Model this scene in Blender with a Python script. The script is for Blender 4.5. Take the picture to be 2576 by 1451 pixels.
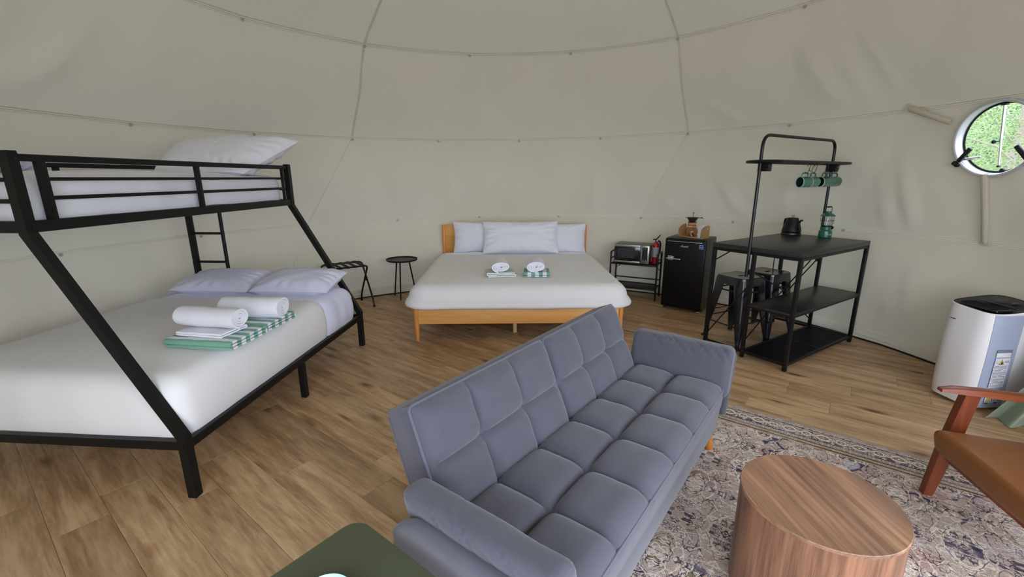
import bpy, bmesh, math, random
from mathutils import Vector, Matrix, noise
from math import sin, cos, pi, radians as rad, sqrt, atan2, hypot
random.seed(7)
S = bpy.context.scene
COL = S.collection
for o in list(bpy.data.objects):
    bpy.data.objects.remove(o)

# ------------------------------------------------------------------ camera, sky, exposure
cam = bpy.data.cameras.new('camera')
cam.sensor_width = 36.0
cam.lens = 36.0 * 1115.455 / 2576.0
cam.clip_start = 0.02
camo = bpy.data.objects.new('camera', cam)
COL.objects.link(camo)
P, RO = rad(14.0366), rad(-0.2335)
fw = Vector((0, cos(P), -sin(P))); rt = Vector((1, 0, 0)); up = Vector((0, sin(P), cos(P)))
r2 = rt * cos(RO) + up * sin(RO); u2 = -rt * sin(RO) + up * cos(RO)
M = Matrix((r2, u2, -fw)).transposed().to_4x4(); M.translation = (0, 0, 1.5)
camo.matrix_world = M
S.camera = camo
S.view_settings.view_transform = 'Standard'
S.view_settings.look = 'None'
S.view_settings.gamma = 1.0
S.view_settings.use_curve_mapping = False
S.view_settings.exposure = 0.0
world = bpy.data.worlds.new('overcast_sky'); S.world = world
world.use_nodes = True
wn = world.node_tree.nodes; wl = world.node_tree.links
wb = wn['Background']; wb.inputs['Color'].default_value = (0.85, 0.925, 1.11, 1); wb.inputs['Strength'].default_value = 6.5
world.cycles.sampling_method = 'MANUAL'; world.cycles.sample_map_resolution = 64

CLOTH_GLOW = 0.0185                    # share of daylight the tent cloth lets through
DC = Vector((0.1, 2.75, 0))           # centre of the dome on the floor
BAY = (246.0, 334.0)                  # azimuths of the clear bay behind the camera


def portal(loc, aim, sx, sy):
    l = bpy.data.lights.new('sky_portal', 'AREA'); l.shape = 'RECTANGLE'; l.size = sx; l.size_y = sy
    l.cycles.is_portal = True
    o = bpy.data.objects.new('sky_portal', l); COL.objects.link(o)
    o.location = loc
    o.rotation_euler = (Vector(aim) - Vector(loc)).to_track_quat('-Z', 'Y').to_euler()
    return o


_a = rad(sum(BAY) / 2)
portal((DC.x + 3.62 * cos(_a), DC.y + 3.62 * sin(_a), 1.3), (DC.x, DC.y, 1.3), 6.4, 3.0)
portal((3.62, 3.47, 1.78), (0.1, 2.75, 1.78), 0.6, 0.6)


# ------------------------------------------------------------------ materials
def lin(r, g, b):
    f = lambda c: (c / 255 / 12.92) if c <= 10.3 else ((c / 255 + 0.055) / 1.055) ** 2.4
    return (f(r), f(g), f(b), 1)


def newmat(name):
    m = bpy.data.materials.new(name); m.use_nodes = True
    nt = m.node_tree
    return m, nt.nodes, nt.links, nt.nodes['Principled BSDF']


def mat(name, rgb, rough=0.5, metal=0.0, bump=0.0, bscale=60, var=0.0, vscale=4, sheen=0.0, coat=0.0, stretch=(1, 1, 1), spec=None):
    m, n, l, b = newmat(name)
    c = lin(*rgb)
    b.inputs['Base Color'].default_value = c
    b.inputs['Roughness'].default_value = rough
    b.inputs['Metallic'].default_value = metal
    if spec is not None: b.inputs['Specular IOR Level'].default_value = spec
    if sheen: b.inputs['Sheen Weight'].default_value = sheen; b.inputs['Sheen Roughness'].default_value = 0.5
    if coat: b.inputs['Coat Weight'].default_value = coat; b.inputs['Coat Roughness'].default_value = 0.15
    if bump or var:
        tc = n.new('ShaderNodeTexCoord'); mp = n.new('ShaderNodeMapping'); mp.inputs['Scale'].default_value = stretch
        l.new(tc.outputs['Object'], mp.inputs['Vector'])
    if var:
        t = n.new('ShaderNodeTexNoise'); t.inputs['Scale'].default_value = vscale; t.inputs['Detail'].default_value = 4
        l.new(mp.outputs['Vector'], t.inputs['Vector'])
        mx = n.new('ShaderNodeMix'); mx.data_type = 'RGBA'
        mx.inputs['A'].default_value = tuple(x * (1 - var) for x in c[:3]) + (1,)
        mx.inputs['B'].default_value = tuple(min(1, x * (1 + var)) for x in c[:3]) + (1,)
        l.new(t.outputs['Fac'], mx.inputs['Factor']); l.new(mx.outputs['Result'], b.inputs['Base Color'])
    if bump:
        t = n.new('ShaderNodeTexNoise'); t.inputs['Scale'].default_value = bscale; t.inputs['Detail'].default_value = 3
        l.new(mp.outputs['Vector'], t.inputs['Vector'])
        bp = n.new('ShaderNodeBump'); bp.inputs['Strength'].default_value = bump; bp.inputs['Distance'].default_value = 0.01
        l.new(t.outputs['Fac'], bp.inputs['Height']); l.new(bp.outputs['Normal'], b.inputs['Normal'])
    return m


def ramp(n, pts, interp='LINEAR'):
    r = n.new('ShaderNodeValToRGB'); e = r.color_ramp.elements; r.color_ramp.interpolation = interp
    e[0].position, e[0].color = pts[0]; e[1].position, e[1].color = pts[1]
    for p, c in pts[2:]:
        k = e.new(p); k.color = c
    return r


def math_node(n, l, op, a, b=None, c=None):
    m = n.new('ShaderNodeMath'); m.operation = op
    for i, v in enumerate((a, b, c)):
        if v is None: continue
        if isinstance(v, (int, float)): m.inputs[i].default_value = v
        else: l.new(v, m.inputs[i])
    return m.outputs[0]


def mixc(n, l, fac, a, b, mode='MIX'):
    m = n.new('ShaderNodeMix'); m.data_type = 'RGBA'; m.blend_type = mode
    for k, v in (('Factor', fac), ('A', a), ('B', b)):
        if isinstance(v, (int, float, tuple)): m.inputs[k].default_value = v
        else: l.new(v, m.inputs[k])
    return m.outputs['Result']


def wood(name, light, dark, rough=0.45, scale=1.0, axis='X', per_object=False, knots=False, strips=0.0, bump=0.05, dist=0.7):
    m, n, l, b = newmat(name)
    tc = n.new('ShaderNodeTexCoord'); mp = n.new('ShaderNodeMapping')
    q_ = .35 if strips else 1
    k = {'X': (q_, 9, 9), 'Y': (9, q_, 9), 'Z': (9, 9, q_)}[axis]
    mp.inputs['Scale'].default_value = tuple(x * scale for x in k)
    l.new(tc.outputs['Object'], mp.inputs['Vector'])
    vec = mp.outputs['Vector']
    if per_object:
        oi = n.new('ShaderNodeObjectInfo')
        off = n.new('ShaderNodeCombineXYZ')
        l.new(math_node(n, l, 'MULTIPLY', oi.outputs['Random'], 93.0), off.inputs[0])
        l.new(math_node(n, l, 'MULTIPLY', oi.outputs['Random'], 57.0), off.inputs[1])
        va = n.new('ShaderNodeVectorMath'); va.operation = 'ADD'
        l.new(vec, va.inputs[0]); l.new(off.outputs[0], va.inputs[1]); vec = va.outputs[0]
    t1 = n.new('ShaderNodeTexNoise'); t1.inputs['Scale'].default_value = 1.6; t1.inputs['Detail'].default_value = 6; t1.inputs['Distortion'].default_value = dist
    t2 = n.new('ShaderNodeTexNoise'); t2.inputs['Scale'].default_value = 9; t2.inputs['Detail'].default_value = 5
    l.new(vec, t1.inputs['Vector']); l.new(vec, t2.inputs['Vector'])
    f = math_node(n, l, 'ADD', math_node(n, l, 'MULTIPLY', t1.outputs['Fac'], 0.68), math_node(n, l, 'MULTIPLY', t2.outputs['Fac'], 0.32))
    L, D = lin(*light), lin(*dark)
    r = ramp(n, [(0.36, D), (0.62, L)])
    l.new(f, r.inputs['Fac'])
    c = r.outputs['Color']
    if strips:
        mp2 = n.new('ShaderNodeMapping'); kk = {'X': (0.15, 1, 1), 'Y': (1, 0.15, 1), 'Z': (1, 1, 0.15)}[axis]
        mp2.inputs['Scale'].default_value = tuple(x * 11 for x in kk)
        l.new(tc.outputs['Object'], mp2.inputs['Vector'])
        t4 = n.new('ShaderNodeTexNoise'); t4.inputs['Scale'].default_value = 1.0; t4.inputs['Detail'].default_value = 1
        l.new(mp2.outputs['Vector'], t4.inputs['Vector'])
        r4 = ramp(n, [(0.35, (1 - strips, 1 - strips, 1 - strips, 1)), (0.65, (1 + strips * .6, 1 + strips * .5, 1 + strips * .4, 1))])
        l.new(t4.outputs['Fac'], r4.inputs['Fac'])
        c = mixc(n, l, 1.0, c, r4.outputs['Color'], 'MULTIPLY')
    if knots:
        vm = n.new('ShaderNodeMapping'); vm.inputs['Scale'].default_value = (0.95, 0.30, 1)
        l.new(vec, vm.inputs['Vector'])
        nz = n.new('ShaderNodeTexNoise'); nz.inputs['Scale'].default_value = 3.0; nz.inputs['Detail'].default_value = 3
        l.new(vm.outputs['Vector'], nz.inputs['Vector'])
        va2 = n.new('ShaderNodeVectorMath'); va2.operation = 'MULTIPLY_ADD'
        va2.inputs[1].default_value = (0.12, 0.12, 0)
        l.new(nz.outputs['Color'], va2.inputs[0]); l.new(vm.outputs['Vector'], va2.inputs[2])
        v = n.new('ShaderNodeTexVoronoi'); v.inputs['Scale'].default_value = 1.9; v.inputs['Randomness'].default_value = 1.0
        l.new(va2.outputs[0], v.inputs['Vector'])
        kr = ramp(n, [(0.0, (0.16, 0.11, 0.07, 1)), (0.13, (0.72, 0.64, 0.56, 1)), (0.055, (0.22, 0.15, 0.10, 1)), (0.2, (1.0, 1.0, 1.0, 1))])
        l.new(v.outputs['Distance'], kr.inputs['Fac'])
        c = mixc(n, l, 0.95, c, kr.outputs['Color'], 'MULTIPLY')
        # long dark mineral streaks
        sm = n.new('ShaderNodeMapping'); sm.inputs['Scale'].default_value = (0.35, 0.5, 1)
        l.new(vec, sm.inputs['Vector'])
        st = n.new('ShaderNodeTexNoise'); st.inputs['Scale'].default_value = 2.1; st.inputs['Detail'].default_value = 8; st.inputs['Roughness'].default_value = 0.7; st.inputs['Distortion'].default_value = 1.2
        l.new(sm.outputs['Vector'], st.inputs['Vector'])
        sr = ramp(n, [(0.56, (1, 1, 1, 1)), (0.70, (0.50, 0.42, 0.36, 1))])
        l.new(st.outputs['Fac'], sr.inputs['Fac'])
        c = mixc(n, l, 0.8, c, sr.outputs['Color'], 'MULTIPLY')
    if per_object:
        r3 = ramp(n, [(0.0, (0.80, 0.77, 0.72, 1)), (0.35, (0.98, 0.97, 0.95, 1)), (0.7, (1.12, 1.11, 1.09, 1)), (1.0, (0.90, 0.86, 0.82, 1))])
        l.new(oi.outputs['Random'], r3.inputs['Fac'])
        c = mixc(n, l, 1.0, c, r3.outputs['Color'], 'MULTIPLY')
    l.new(c, b.inputs['Base Color'])
    b.inputs['Roughness'].default_value = rough
    if bump:
        bp = n.new('ShaderNodeBump'); bp.inputs['Strength'].default_value = bump; bp.inputs['Distance'].default_value = 0.003
        l.new(f, bp.inputs['Height']); l.new(bp.outputs['Normal'], b.inputs['Normal'])
    return m


def glass(name, tint=(1, 1, 1), gl=0.06, rough=0.0):
    m, n, l, b = newmat(name)
    n.remove(b)
    tr = n.new('ShaderNodeBsdfTransparent'); tr.inputs['Color'].default_value = tuple(tint) + (1,)
    g = n.new('ShaderNodeBsdfGlossy'); g.inputs['Roughness'].default_value = rough
    lw = n.new('ShaderNodeLayerWeight'); lw.inputs['Blend'].default_value = 0.5
    mx = n.new('ShaderNodeMixShader')
    l.new(math_node(n, l, 'MULTIPLY_ADD', math_node(n, l, 'POWER', lw.outputs['Facing'], 4.0), 0.5, 0.04), mx.inputs['Fac'])
    l.new(tr.outputs[0], mx.inputs[1]); l.new(g.outputs[0], mx.inputs[2])
    l.new(mx.outputs[0], n['Material Output'].inputs['Surface'])
    return m


def stripes(name, axis, period, ca, cb, duty=0.5, phase=0.0):
    m, n, l, b = newmat(name)
    tc = n.new('ShaderNodeTexCoord'); sp = n.new('ShaderNodeSeparateXYZ'); l.new(tc.outputs['Object'], sp.inputs[0])
    f = math_node(n, l, 'FRACT', math_node(n, l, 'ADD', math_node(n, l, 'DIVIDE', sp.outputs[axis], period), 50.0 + phase))
    s = math_node(n, l, 'LESS_THAN', f, duty)
    l.new(mixc(n, l, s, lin(*ca), lin(*cb)), b.inputs['Base Color'])
    b.inputs['Roughness'].default_value = 0.95
    t = n.new('ShaderNodeTexNoise'); t.inputs['Scale'].default_value = 260; l.new(tc.outputs['Object'], t.inputs['Vector'])
    bp = n.new('ShaderNodeBump'); bp.inputs['Strength'].default_value = 0.5; bp.inputs['Distance'].default_value = 0.004
    l.new(t.outputs['Fac'], bp.inputs['Height']); l.new(bp.outputs['Normal'], b.inputs['Normal'])
    return m


def canvas_mat(name, rgb):
    m, n, l, b = newmat(name)
    tc = n.new('ShaderNodeTexCoord')
    t = n.new('ShaderNodeTexNoise'); t.inputs['Scale'].default_value = 1.1; t.inputs['Detail'].default_value = 4
    l.new(tc.outputs['Object'], t.inputs['Vector'])
    c = lin(*rgb)
    l.new(mixc(n, l, t.outputs['Fac'], tuple(x * .95 for x in c[:3]) + (1,), tuple(x * 1.05 for x in c[:3]) + (1,)), b.inputs['Base Color'])
    b.inputs['Roughness'].default_value = 0.85
    b.inputs['Specular IOR Level'].default_value = 0.2
    mp = n.new('ShaderNodeMapping'); mp.inputs['Scale'].default_value = (1, 1, 0.15); l.new(tc.outputs['Object'], mp.inputs['Vector'])
    t2 = n.new('ShaderNodeTexNoise'); t2.inputs['Scale'].default_value = 9; t2.inputs['Detail'].default_value = 3
    l.new(mp.outputs['Vector'], t2.inputs['Vector'])
    bp = n.new('ShaderNodeBump'); bp.inputs['Strength'].default_value = 0.10; bp.inputs['Distance'].default_value = 0.03
    l.new(t2.outputs['Fac'], bp.inputs['Height'])
    t3 = n.new('ShaderNodeTexNoise'); t3.inputs['Scale'].default_value = 220; l.new(tc.outputs['Object'], t3.inputs['Vector'])
    bp2 = n.new('ShaderNodeBump'); bp2.inputs['Strength'].default_value = 0.15; bp2.inputs['Distance'].default_value = 0.002
    l.new(t3.outputs['Fac'], bp2.inputs['Height']); l.new(bp.outputs['Normal'], bp2.inputs['Normal'])
    l.new(bp2.outputs['Normal'], b.inputs['Normal'])
    # daylight soaking through the cloth
    tl = n.new('ShaderNodeBsdfTranslucent'); tl.inputs['Color'].default_value = (CLOTH_GLOW * 1.0, CLOTH_GLOW * 0.98, CLOTH_GLOW * 0.83, 1)
    ad = n.new('ShaderNodeAddShader'); l.new(b.outputs[0], ad.inputs[0]); l.new(tl.outputs[0], ad.inputs[1])
    l.new(ad.outputs[0], n['Material Output'].inputs['Surface'])
    return m


def rug_mat():
    """faded oriental rug: x along the long side, y across; mirrored ornament in the field, three-band border"""
    m, n, l, b = newmat('faded_rug')
    tc = n.new('ShaderNodeTexCoord'); sp = n.new('ShaderNodeSeparateXYZ'); l.new(tc.outputs['Object'], sp.inputs[0])
    X, Y = sp.outputs[0], sp.outputs[1]
    HX, HY = RUG_L / 2, RUG_W / 2
    edge = math_node(n, l, 'MINIMUM', math_node(n, l, 'SUBTRACT', HX, math_node(n, l, 'ABSOLUTE', X)),
                     math_node(n, l, 'SUBTRACT', HY, math_node(n, l, 'ABSOLUTE', Y)))
    nz = n.new('ShaderNodeTexNoise'); nz.inputs['Scale'].default_value = 22; nz.inputs['Detail'].default_value = 2
    l.new(tc.outputs['Object'], nz.inputs['Vector'])

    def folded(px, py, ox=0.0, oy=0.0):
        cx = math_node(n, l, 'PINGPONG', math_node(n, l, 'ADD', X, 10 + ox), px)
        cy = math_node(n, l, 'PINGPONG', math_node(n, l, 'ADD', Y, 10 + oy), py)
        cb = n.new('ShaderNodeCombineXYZ'); l.new(cx, cb.inputs[0]); l.new(cy, cb.inputs[1])
        va = n.new('ShaderNodeVectorMath'); va.operation = 'MULTIPLY_ADD'; va.inputs[1].default_value = (0.012, 0.012, 0)
        l.new(nz.outputs['Color'], va.inputs[0]); l.new(cb.outputs[0], va.inputs[2])
        return va.outputs[0], cx, cy

    def lines(vec, scale, w, feature='DISTANCE_TO_EDGE', rnd=0.9, metric=None):
        v = n.new('ShaderNodeTexVoronoi'); v.feature = feature; v.inputs['Scale'].default_value = scale; v.inputs['Randomness'].default_value = rnd
        if metric: v.distance = metric
        l.new(vec, v.inputs['Vector'])
        r = ramp(n, [(w * .55, (1, 1, 1, 1)), (w, (0, 0, 0, 1))]); l.new(v.outputs['Distance'], r.inputs['Fac'])
        return r.outputs['Color'], v

    def band(vec, scale, lo, hi, dist=0.6):
        t = n.new('ShaderNodeTexNoise'); t.inputs['Scale'].default_value = scale; t.inputs['Detail'].default_value = 1.5; t.inputs['Distortion'].default_value = dist
        l.new(vec, t.inputs['Vector'])
        a = math_node(n, l, 'ABSOLUTE', math_node(n, l, 'SUBTRACT', t.outputs['Fac'], 0.5))
        r = ramp(n, [(lo, (1, 1, 1, 1)), (hi, (0, 0, 0, 1))]); l.new(a, r.inputs['Fac'])
        return r.outputs['Color'], t

    cream = lin(226, 212, 196); taupe = lin(168, 148, 132); dark = lin(48, 42, 58); navy = lin(46, 44, 82)
    red = lin(122, 62, 62); olive = lin(128, 116, 78); rust = lin(150, 112, 92); sky = lin(150, 156, 172)
    fv, fx, fy = folded(0.26, 0.20)
    fv2, gx, gy = folded(0.52, 0.40, 0.13, 0.07)
    # ground: patches of worn colour
    pt = n.new('ShaderNodeTexNoise'); pt.inputs['Scale'].default_value = 2.6; pt.inputs['Detail'].default_value = 3; l.new(tc.outputs['Object'], pt.inputs['Vector'])
    base = ramp(n, [(0.3, lin(152, 132, 122)), (0.7, lin(178, 180, 192)), (0.44, lin(184, 164, 146)), (0.55, lin(190, 172, 158)), (0.62, lin(180, 146, 134))])
    l.new(pt.outputs['Fac'], base.inputs['Fac'])
    c = base.outputs['Color']
    # rosettes: olive heart, cream petals, dark outline
    wob = n.new('ShaderNodeTexNoise'); wob.inputs['Scale'].default_value = 75; wob.inputs['Detail'].default_value = 1; l.new(fv, wob.inputs['Vector'])
    wv_ = math_node(n, l, 'MULTIPLY', math_node(n, l, 'SUBTRACT', wob.outputs['Fac'], 0.5), 0.22)

    def rosettes(vec, c, scale, rnd, pts, amt):
        v0 = n.new('ShaderNodeTexVoronoi'); v0.inputs['Scale'].default_value = scale; v0.inputs['Randomness'].default_value = rnd; l.new(vec, v0.inputs['Vector'])
        dd_ = math_node(n, l, 'ADD', v0.outputs['Distance'], wv_)
        rf = ramp(n, pts, 'CONSTANT'); l.new(dd_, rf.inputs['Fac'])
        return mixc(n, l, math_node(n, l, 'MULTIPLY', math_node(n, l, 'LESS_THAN', dd_, pts[-1][0]), amt), c, rf.outputs['Color'])
    c = rosettes(fv, c, 19, 0.85, [(0.0, olive), (0.11, cream), (0.24, dark), (0.28, dark)], 0.62)
    c = rosettes(fv2, c, 7.5, 0.7, [(0.0, olive), (0.035, rust), (0.05, olive), (0.15, dark), (0.172, cream), (0.30, dark), (0.325, dark)], 0.8)
    dv = n.new('ShaderNodeTexVoronoi'); dv.distance = 'MANHATTAN'; dv.inputs['Scale'].default_value = 5.2; dv.inputs['Randomness'].default_value = 0.6; l.new(fv2, dv.inputs['Vector'])
    dr_ = ramp(n, [(0.0, (0, 0, 0, 1)), (0.20, (1, 1, 1, 1)), (0.225, (0, 0, 0, 1)), (0.30, (1, 1, 1, 1)), (0.32, (0, 0, 0, 1))], 'CONSTANT'); l.new(math_node(n, l, 'ADD', dv.outputs['Distance'], math_node(n, l, 'MULTIPLY', wv_, .35)), dr_.inputs['Fac'])
    c = mixc(n, l, math_node(n, l, 'MULTIPLY', dr_.outputs['Color'], 0.8), c, dark)
    # red and navy accents
    ra, _ = band(fv2, 3.6, 0.020, 0.030)
    nm_ = n.new('ShaderNodeTexNoise'); nm_.inputs['Scale'].default_value = 5.0; l.new(tc.outputs['Object'], nm_.inputs['Vector'])
    c = mixc(n, l, math_node(n, l, 'MULTIPLY', math_node(n, l, 'MULTIPLY', ra, 0.9), math_node(n, l, 'GREATER_THAN', nm_.outputs['Fac'], 0.52)), c, navy)
    rp = n.new('ShaderNodeTexNoise'); rp.inputs['Scale'].default_value = 3.1; rp.inputs['Detail'].default_value = 5; rp.inputs['Roughness'].default_value = 0.75
    mp = n.new('ShaderNodeMapping'); mp.inputs['Location'].default_value = (3.3, 1.7, 0); l.new(tc.outputs['Object'], mp.inputs['Vector']); l.new(mp.outputs['Vector'], rp.inputs['Vector'])
    rr = ramp(n, [(0.60, (0, 0, 0, 1)), (0.68, (1, 1, 1, 1))]); l.new(rp.outputs['Fac'], rr.inputs['Fac'])
    c = mixc(n, l, math_node(n, l, 'MULTIPLY', rr.outputs['Color'], 0.45), c, red)
    # cream outlines then thin dark outlines
    l1, _ = band(fv, 9, 0.012, 0.02, 1.2)
    c = mixc(n, l, math_node(n, l, 'MULTIPLY', l1, 0.95), c, cream)
    l2, _ = lines(fv, 13, 0.035, metric=None)
    c = mixc(n, l, math_node(n, l, 'MULTIPLY', l2, 0.8), c, cream)
    l3, _ = band(fv, 17, 0.011, 0.018, 0.8)
    c = mixc(n, l, math_node(n, l, 'MULTIPLY', l3, 0.9), c, dark)
    v5 = n.new('ShaderNodeTexVoronoi'); v5.inputs['Scale'].default_value = 34; v5.distance = 'CHEBYCHEV'; v5.inputs['Randomness'].default_value = 0.35; l.new(fv, v5.inputs['Vector'])
    r5 = ramp(n, [(0.0, (0, 0, 0, 1)), (0.24, (1, 1, 1, 1)), (0.34, (0, 0, 0, 1)), (0.21, (0, 0, 0, 1)), (0.31, (1, 1, 1, 1))]); l.new(v5.outputs['Distance'], r5.inputs['Fac'])
    g5 = n.new('ShaderNodeTexNoise'); g5.inputs['Scale'].default_value = 9; l.new(fv, g5.inputs['Vector'])
    k5 = math_node(n, l, 'GREATER_THAN', g5.outputs['Fac'], 0.54)
    c = mixc(n, l, math_node(n, l, 'MULTIPLY', math_node(n, l, 'MULTIPLY', r5.outputs['Color'], k5), 0.8), c, dark)
    field = c
    # border
    bv, bx_, by_ = folded(0.115, 0.115, 0.03, 0.05)
    selx = math_node(n, l, 'LESS_THAN', math_node(n, l, 'SUBTRACT', HX, math_node(n, l, 'ABSOLUTE', X)), math_node(n, l, 'SUBTRACT', HY, math_node(n, l, 'ABSOLUTE', Y)))
    al = math_node(n, l, 'ADD', math_node(n, l, 'MULTIPLY', selx, Y), math_node(n, l, 'MULTIPLY', math_node(n, l, 'SUBTRACT', 1.0, selx), X))
    tt = math_node(n, l, 'SUBTRACT', edge, 0.1025)
    cbz = mixc(n, l, 0.5, lin(196, 176, 156), lin(168, 150, 138))
    e1, _ = band(bv, 13, 0.045, 0.055, 1.0); cbz = mixc(n, l, math_node(n, l, 'MULTIPLY', e1, 0.85), cbz, lin(60, 50, 74))
    e2, _ = band(bv, 26, 0.016, 0.026, 0.8); cbz = mixc(n, l, math_node(n, l, 'MULTIPLY', e2, 0.8), cbz, cream)

    def medal(cbz, ph, k_, heart):
        q = math_node(n, l, 'MULTIPLY', math_node(n, l, 'SUBTRACT', math_node(n, l, 'FRACT', math_node(n, l, 'ADD', math_node(n, l, 'DIVIDE', al, 0.17), 20 + ph)), 0.5), 0.17 * .85)
        rr_ = math_node(n, l, 'SQRT', math_node(n, l, 'ADD', math_node(n, l, 'MULTIPLY', q, q), math_node(n, l, 'MULTIPLY', tt, tt)))
        rr_ = math_node(n, l, 'ADD', math_node(n, l, 'MULTIPLY', rr_, 1 / k_), math_node(n, l, 'MULTIPLY', wv_, 0.9))
        rm = ramp(n, [(0.0, cream), (0.12, heart), (0.36, dark), (0.42, cream), (0.80, dark), (0.92, dark)], 'CONSTANT'); l.new(rr_, rm.inputs['Fac'])
        return mixc(n, l, math_node(n, l, 'MULTIPLY', math_node(n, l, 'LESS_THAN', rr_, 0.92), 0.92), cbz, rm.outputs['Color'])
    cbz = medal(cbz, 0.0, .044, lin(150, 132, 108)); cbz = medal(cbz, 0.5, .036, lin(136, 124, 92))
    cbz = medal(cbz, 0.25, .018, lin(200, 182, 160)); cbz = medal(cbz, 0.75, .018, lin(200, 182, 160))
    # narrow guard bands: finer ornament on taupe
    gv, _, _ = folded(0.05, 0.05)
    gb = mixc(n, l, 0.5, lin(190, 170, 150), lin(164, 148, 136))
    e3, _ = band(gv, 55, 0.02, 0.04, 1.0); gb = mixc(n, l, math_node(n, l, 'MULTIPLY', e3, 0.8), gb, lin(60, 52, 66))
    e4, _ = band(gv, 40, 0.02, 0.035, 1.0); gb = mixc(n, l, math_node(n, l, 'MULTIPLY', e4, 0.7), gb, cream)
    main = math_node(n, l, 'MULTIPLY', math_node(n, l, 'GREATER_THAN', edge, 0.05), math_node(n, l, 'LESS_THAN', edge, 0.155))
    bor = mixc(n, l, main, gb, cbz)
    for e0, w, cc in ((0.05, .003, dark), (0.155, .003, dark), (0.195, .004, lin(62, 50, 40)), (0.205, .004, lin(186, 160, 120)), (0.228, .005, lin(70, 54, 40)), (0.238, .005, lin(190, 164, 124)), (0.008, .006, taupe)):
        k = math_node(n, l, 'LESS_THAN', math_node(n, l, 'ABSOLUTE', math_node(n, l, 'SUBTRACT', edge, e0)), w)
        bor = mixc(n, l, k, bor, cc)
    inb = math_node(n, l, 'LESS_THAN', edge, 0.243)
    c = mixc(n, l, inb, field, bor)
    # distress: pale worn abrash across the width and fine weave speckle
    wm = n.new('ShaderNodeMapping'); wm.inputs['Scale'].default_value = (6.0, 1.2, 1); l.new(tc.outputs['Object'], wm.inputs['Vector'])
    wt = n.new('ShaderNodeTexNoise'); wt.inputs['Scale'].default_value = 2.5; wt.inputs['Detail'].default_value = 7; wt.inputs['Roughness'].default_value = 0.7; l.new(wm.outputs['Vector'], wt.inputs['Vector'])
    wr = ramp(n, [(0.48, (0, 0, 0, 1)), (0.74, (0.5, 0.5, 0.5, 1))]); l.new(wt.outputs['Fac'], wr.inputs['Fac'])
    c = mixc(n, l, wr.outputs['Color'], c, lin(206, 198, 198))
    st = n.new('ShaderNodeTexNoise'); st.inputs['Scale'].default_value = 330; st.inputs['Detail'].default_value = 2; l.new(tc.outputs['Object'], st.inputs['Vector'])
    sr = ramp(n, [(0.35, (0.62, 0.6, 0.6, 1)), (0.65, (1.3, 1.3, 1.3, 1))]); l.new(st.outputs['Fac'], sr.inputs['Fac'])
    c = mixc(n, l, 1.0, c, sr.outputs['Color'], 'MULTIPLY')
    l.new(c, b.inputs['Base Color']); b.inputs['Roughness'].default_value = 0.95; b.inputs['Specular IOR Level'].default_value = 0.15
    bp = n.new('ShaderNodeBump'); bp.inputs['Strength'].default_value = 0.4; bp.inputs['Distance'].default_value = 0.003
    l.new(st.outputs['Fac'], bp.inputs['Height']); l.new(bp.outputs['Normal'], b.inputs['Normal'])
    return m


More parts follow.
